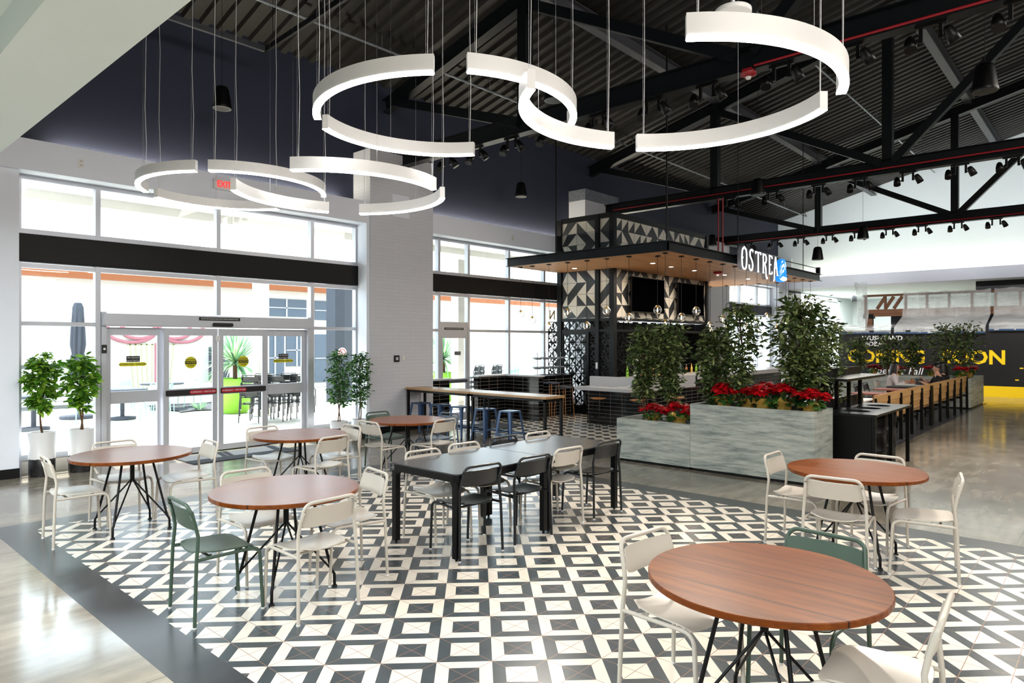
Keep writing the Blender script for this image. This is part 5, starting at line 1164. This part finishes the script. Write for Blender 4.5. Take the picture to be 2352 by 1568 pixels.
# ================================================================ PEOPLE at the bench tables
def person(x, y, yaw, lab, pose, hair_long, shirt, seat=.455):
    t = thing('person', lab, 'person', (x, y, 0), rz=yaw)          # faces local +Y
    bm = bmesh.new(); sk = bm.verts.layers.skin.verify(); vs = {}
    def nd(n, p, r, frm=None):
        v = bm.verts.new(p); v[sk].radius = (r, r*(.8 if n in ('chest', 'belly', 'pelvis') else 1)); vs[n] = v
        if n == 'pelvis': v[sk].use_root = True
        if frm: bm.edges.new((vs[frm], v))
    ln = pose.get('lean', .06)
    nd('pelvis', (0, -.02, seat+.10), .135); nd('belly', (0, ln*.4, seat+.25), .125, 'pelvis'); nd('chest', (0, ln, seat+.43), .14, 'belly'); nd('neck0', (0, ln+.01, seat+.56), .055, 'chest'); nd('neck', (0, ln+.03, seat+.62), .045, 'neck0')
    nd('jaw', (0, ln+.055, seat+.675), .062, 'neck'); nd('head', (0, ln+.05, seat+.75), .082, 'jaw'); nd('crown', (0, ln+.035, seat+.81), .066, 'head')
    for s, k in ((-1, 'l'), (1, 'r')):
        el, wr = pose[k]
        nd('sh'+k, (s*.165, ln, seat+.52), .062, 'neck0'); nd('el'+k, (s*el[0], el[1], seat+el[2]), .045, 'sh'+k); nd('wr'+k, (s*wr[0], wr[1], seat+wr[2]), .028, 'el'+k)
        h = V((s*wr[0], wr[1], seat+wr[2])); d = (h-V((s*el[0], el[1], seat+el[2]))).normalized(); nd('pa'+k, h+d*.05, .034, 'wr'+k)
        sd = V((0, 0, 1)).cross(d).normalized()
        for q in range(4):
            o = h+d*.075+sd*(q-1.5)*.018; nd('f%d%s' % (q, k), o, .010, 'pa'+k); nd('g%d%s' % (q, k), o+d*(.042+.008*(q in (1, 2)))+V((0, 0, -.012)), .009, 'f%d%s' % (q, k)); nd('h%d%s' % (q, k), o+d*.065+V((0, 0, -.03)), .008, 'g%d%s' % (q, k))
        nd('t0'+k, h+d*.03-sd*s*.03, .011, 'wr'+k); nd('t1'+k, h+d*.065-sd*s*.045, .009, 't0'+k)
        nd('hip'+k, (s*.09, .02, seat+.07), .088, 'pelvis'); nd('kn'+k, (s*.12, .42, seat+.05), .062, 'hip'+k); nd('an'+k, (s*.12, .40, .09), .042, 'kn'+k); nd('to'+k, (s*.13, .55, .035), .032, 'an'+k)
    me = bpy.data.meshes.new('body'); bm.to_mesh(me); bm.free(); me.materials.append(MT['skin'])
    o = bpy.data.objects.new('body', me); COL.objects.link(o); o.parent = t
    sm = o.modifiers.new('skin', 'SKIN'); sm.use_smooth_shade = True; o.modifiers.new('sub', 'SUBSURF').levels = 1; o.modifiers['sub'].render_levels = 2
    hc = V((0, ln+.045, seat+.76))
    f = MB()
    f.sphere(hc+V((0, .080, -.045)), .012, 8, 6, (.8, 1.2, 1.5)); f.build('nose', 'skin', t, False)
    e = MB()
    for s in (-1, 1): e.sphere(hc+V((s*.03, .078, -.01)), .010, 8, 6, (1.2, .6, .7))
    e.build('eyes', 'hair', t, False)
    MB().sphere(hc+V((0, .078, -.085)), .014, 8, 6, (1.5, .5, .4)).build('mouth', 'salmon', t, False)
    for s in (-1, 1): MB().sphere(hc+V((s*.085, 0, -.03)), .022, 8, 6, (.45, .8, 1.2)).build('ear', 'skin', t, False)
    m = MB()
    def hr(u, v):
        a = 2*pi*u; p = v*(.54*pi if not hair_long else .60*pi); fr_ = max(0, sin(a)); p *= 1-.38*fr_
        r = .098
        return (hc.x+r*sin(p)*cos(a)*.95, hc.y+r*sin(p)*sin(a)*1.08-.008, hc.z+.022+r*cos(p)*1.02)
    m.sheet(hr, 24, 10, .008)
    if hair_long:
        def lh(u, v):
            a = pi*.86+pi*1.28*u; r = .104*(1+.12*sin(pi*v))
            return (hc.x+r*cos(a), hc.y+r*sin(a)*1.0-.015-.03*v, hc.z+.02-.44*v+.008*sin(u*26))
        m.sheet(lh, 22, 10, .02)
    m.build('hair', 'hair', t, False)
    sh = MB()
    def body(u, v):
        a = 2*pi*u; z = seat+.02+.545*v; w = .185-.035*sin(pi*min(1, v*1.15))*(1 if v < .7 else .6)+.02*(v > .6)*(v-.6); w = w*(1 if v < .82 else max(.42, 1-(v-.82)*3.2)); d = .135*(1 if v < .85 else max(.55, 1-(v-.85)*3))
        return (w*cos(a), ln*(v**.8)-.01*(1-v)+d*sin(a), z)
    sh.sheet(body, 22, 14, .006)
    for s, k in ((-1, 'l'), (1, 'r')):
        el, wr = pose[k]; E_l = V((s*el[0], el[1], seat+el[2])); Wr = V((s*wr[0], wr[1], seat+wr[2])); S_ = V((s*.15, ln, seat+.52))
        if pose.get('long', True): sh.tube([S_, (S_+E_l)/2+V((s*.01, 0, 0)), E_l, (E_l+Wr)/2, E_l.lerp(Wr, .86)], [.078, .066, .06, .052, .044], 12)
        else: sh.tube([S_, S_.lerp(E_l, .45), S_.lerp(E_l, .75)], [.08, .072, .07], 12)
    sh.build('shirt', shirt, t, False)
    tr = MB()
    for s in (-1, 1): tr.tube([(s*.085, -.06, seat+.09), (s*.10, .15, seat+.085), (s*.12, .41, seat+.06), (s*.122, .425, seat-.02), (s*.12, .40, .11)], [.115, .105, .08, .078, .062], 12)
    tr.build('trousers', 'shirtb', t, False)
    for s in (-1, 1): MB().sphere((s*.127, .49, .045), .05, 12, 8, (.95, 2.2, .85)).build('shoe', 'plasticwhite', t, False)
    return t
P1 = {'l': ((.24, .16, .26), (.12, .36, .34)), 'r': ((.24, .18, .25), (.10, .38, .33)), 'lean': .10}
P2 = {'l': ((.26, .18, .24), (.13, .40, .36)), 'r': ((.26, .20, .26), (.10, .38, .44)), 'lean': .05, 'long': False}
person(20.62, 3.52, R(18), 'man in a black t-shirt sitting on the timber bench with raised hands', P2, False, 'shirtb')
person(20.95, 4.78, R(-172), 'woman with long black hair in a white shirt, facing the man', P1, True, 'shirtw')
person(21.75, 3.55, R(8), 'person with black hair half hidden behind the man on the bench', P1, True, 'shirtb')
t = thing('tablet', 'tablet propped on a dark case on the table by the man', 'tablet', (20.45, 3.98, .757)); MB().bar((20.55, 3.93, .76), (20.43, 3.99, .92), .22, .012).build('screen', 'extdark', t); MB().bar((20.42, 4.0, .757), (20.47, 3.97, .87), .16, .01).build('folding_case', 'stickerblk', t)
MB().lathe([(.03, .757), (.04, .87), (.043, .875), (.035, .885), (.001, .885)], (21.0, 4.25, 0), 14).top('paper_cup', 'seatwood', 'brown paper cup on the table between the people', 'cup')
# ================================================================ OUTSIDE
eb = thing('courtyard_building', 'pale building with an orange fascia across the courtyard', 'building', (8, 26, 0))
MB().box(-12, 40, 25, 27, 0, 4.6).build('wall', 'extwall', eb); MB().box(-12, 40, 24.7, 25, 3.93, 4.22).build('fascia', 'orange', eb); MB().box(-12, 40, 23.9, 28, 4.22, 4.6).build('eave', 'extwall', eb)
MB().box(9.9, 13.0, 24.5, 25, 0, .42).build('plinth', 'concrete2', eb); MB().box(11.0, 11.5, 24.4, 25.0, .0, 1.7).build('grey_pier', 'greyfab', eb)
for x0, x1, z0, z1 in ((13.2, 14.0, .3, 2.2), (14.1, 15.0, .9, 2.2), (13.2, 15.0, 2.9, 3.6), (15.4, 16.6, .2, 2.2), (15.4, 16.6, 2.8, 3.6), (17.2, 18.6, 2.5, 3.6)):
    w = MB().box(x0, x1, 24.95, 25, z0, z1).build('window', 'extdark', eb); MB().box((x0+x1)/2-.03, (x0+x1)/2+.03, 24.92, 24.955, z0, z1).box(x0, x1, 24.92, 24.955, (z0+z1)/2-.02, (z0+z1)/2+.02).build('window_bar', 'alum', w)
eg = thing('sign_pier', 'grey courtyard pier with a round no smoking sign', 'pier', (12.4, 18.4, 0))
MB().box(11.94, 12.95, 18.2, 18.7, 0, 4.2).build('shaft', 'greyfab', eg)
MB().lathe([(.16, 0), (.16, .01)], (12.19, 18.2, 1.55), 24, axis=(0, -1, 0)).build('sign_disc', 'plasticwhite', eg); MB().tube([(12.19+.11*cos(k*pi/12), 18.185, 1.55+.11*sin(k*pi/12)) for k in range(24)], .012, 5, closed=True).tube([(12.12, 18.185, 1.62), (12.26, 18.185, 1.48)], .011, 5).build('prohibition_ring', 'stickerred', eg)
tag(MB().box(-12, 34, 12.2, 14.5, 4.62, 4.8).box(-12, 34, 14.4, 14.5, 4.45, 4.62).top('porch_roof', 'extwall', 'pale porch roof outside above the entrance windows', 'roof'))
# wall mural of a wrapped present
mu = thing('wall_mural', 'present with a red ribbon drawn on the courtyard wall', 'mural', (9.05, 24.98, .3))
MB().prism([(8.25, 1.81), (8.39, .3), (9.70, .28), (9.85, 1.81)], 24.985, 24.995, lambda p, q, c: (p, c, q)).build('box_outline', 'concrete2', mu)
m = MB()
for k in range(9):
    f = (k+.3)/9; m.prism([(8.25+1.6*f, 1.81), (8.39+1.31*f, .3), (8.39+1.31*f+.04, .3), (8.25+1.6*f+.05, 1.81)], 24.97, 24.985, lambda p, q, c: (p, c, q))
m.box(8.25, 9.85, 24.97, 24.985, 1.78, 1.82); m.build('stripe', 'muralyel', mu); m = MB().box(9.12, 9.27, 24.96, 24.985, .3, 1.85)
for s in (-1, 1):
    for r_ in (.55, .78): m.tube([(9.2+s*(r_+.04)+s*r_*cos(k*pi/12), 24.95, 2.3+r_*.55*sin(k*pi/12)) for k in range(24)], .06, 6, closed=True)
m.build('ribbon', 'muralpink', mu)
def bowl(x, y, r, h, lab, n, gp):
    t = thing('courtyard_planter', lab, 'planter', (x, y, 0), group='lime courtyard planters')
    MB().lathe([(r*.55, 0), (r*.78, h*.2), (r*.98, h*.5), (r*.98, h*.68), (r*.84, h), (r*.78, h), (r*.76, h*.92)], (x, y, 0), 32).build('bowl', 'lime', t); MB().lathe([(.001, h*.92), (r*.77, h*.92)], (x, y, 0), 20).build('soil', 'soil', t)
    o = thing('yucca', lab.replace('big lime green bowl planter', 'spiky yucca in the lime bowl'), 'plant', (x, y, h*.9), group='courtyard yuccas'); rn = random.Random(n); m = MB()
    MB().tube([(x, y, h*.88), (x, y, h+.35)], .06, 8).build('stem', 'bark', o)
    for k in range(n):
        a = rn.uniform(0, 6.28); el = rn.uniform(-.5, 1.35); L = rn.uniform(.75, 1.15); d = V((cos(a)*cos(el), sin(a)*cos(el), sin(el))); s = V((-sin(a), cos(a), 0))*.02; b = V((x, y, h+.42)); c = b+d*L*.55; e = b+d*L+V((0, 0, -.16*L*max(.0, 1-el)))
        m.add([b-s, b+s, c+s*1.3, e, c-s*1.3], [(0, 1, 2, 4), (4, 2, 3)])
    m.build('leaves', 'yucca', o)
bowl(8.45, 17.6, .55, .92, 'big lime green bowl planter outside the sliding doors', 190, 0); bowl(14.2, 15.7, .52, .95, 'big lime green bowl planter outside the second glass door', 170, 0)
t = thing('closed_umbrella', 'closed grey patio umbrella outside the left window', 'umbrella', (5.25, 19.3, 0)); MB().tube([(5.25, 19.3, .0), (5.25, 19.3, 2.85)], .03, 8).build('pole', 'conduit', t)
m = MB()
def um(u, v):
    a = 2*pi*u; z = 2.86-1.9*v; r = .78*(.10 if v < .02 else .15+.07*v-.05*math.exp(-((v-.66)/.06)**2))*(1+.22*sin(a*8+v*3)*min(1, v*3)); return (5.25+r*cos(a), 19.3+r*sin(a), z)
m.sheet(um, 48, 18).build('canopy', 'greyfab', t); MB().lathe([(.4, 0), (.4, .06), (.05, .1)], (5.25, 19.3, 0), 20).build('base', 'greyfab', t)
def patio_table(x, y, lab):
    t = thing('patio_table', lab, 'table', (x, y, 0), group='courtyard tables'); MB().lathe([(.55, .70), (.56, .73), (.001, .74)], (x, y, 0), 28).build('tabletop', 'greyfab', t); MB().tube([(x, y, 0), (x, y, .7)], .05, 8).build('pedestal', 'greyfab', t); MB().lathe([(.3, 0), (.3, .05), (.06, .07)], (x, y, 0), 20).build('base', 'greyfab', t)
patio_table(5.9, 18.2, 'round grey patio table outside the doors, left one'); patio_table(7.5, 20.0, 'round grey patio table outside the doors, right one'); patio_table(3.9, 17.4, 'round grey patio table outside the far left window')
def patio_chair(x, y, ang, lab): 
    o = chair('mint', x, y, ang, lab); o['group'] = 'mint courtyard chairs'; o['category'] = 'chair'; o.location.z = -.01
for i, (x, y, a) in enumerate(((5.1, 17.6, 30), (6.4, 17.5, 120), (6.7, 18.8, 200), (7.2, 19.2, 80), (8.2, 19.9, 180), (7.0, 20.8, -60))): patio_chair(x, y, a, 'mint green patio chair in the courtyard, %s from the left' % ORD[i])
tag(MB().sheet(lambda u, v: (7.4+2.6*u+.15*sin(v*9), 18.6+2.6*v+.2*sin(u*8), .02+.04*sin(pi*u)*sin(pi*v)), 14, 14).top('gravel_bed', 'carpet', 'bed of brown gravel in the courtyard', 'gravel', kind='stuff'))
rn = random.Random(9)
for i, (x, y) in enumerate(((9.2, 20.3), (8.1, 19.0), (9.6, 19.2))):
    m = MB()
    for k in range(70):
        a = rn.uniform(0, 6.28); d = V((cos(a), sin(a), rn.uniform(.6, 2))).normalized()*rn.uniform(.2, .38); s = V((-sin(a), cos(a), 0))*.012; b = V((x+.08*cos(a), y+.08*sin(a), .03)); m.add([b-s, b+s, b+d], [(0, 1, 2)])
    m.top('grass_tuft', 'yucca', 'small grass tuft in the courtyard gravel, %s from the left' % ORD[(1, 0, 2)[i]], 'plant', 'grass tufts')
for i, (x, y) in enumerate(((7.75, 15.2), (8.25, 15.0), (8.75, 14.8), (8.35, 15.75), (8.9, 15.5))):
    for k in range(3):
        o = chair('slate', x, y-.05*k, 35, 'grey courtyard chair in stack %s by the glass doors, %s level' % (ORD[i], ('bottom', 'middle', 'top')[k])); o.location.z = -.01+.16*k; o['group'] = 'stacked courtyard chairs'
for i in range(6):
    for k in range(3):
        o = chair('slate' if i < 4 else 'mint', 15.1+.42*i, 15.4+.25*(i % 2), 160, 'courtyard chair stacked outside the bar windows, %s pile from the left, %s' % (ORD[i], ('lower', 'middle', 'upper')[k])); o.location.z = -.01+.16*k; o['group'] = 'chairs stacked outside the bar windows'
for i, (x, yc) in enumerate(((8.55, 16.4), (13.15, 13.9))):
    t = thing('courtyard_column', 'square white courtyard column seen through the glass, %s' % ('beside the green planter' if i == 0 else 'before the bar windows'), 'column', (x, yc, 0), group='courtyard columns'); MB().box(x-.15, x+.15, yc-.15, yc+.15, 0, 4.2).build('shaft', 'extwall', t); MB().box(x-.18, x+.18, yc-.18, yc+.18, 0, .2).build('base', 'concrete2', t)
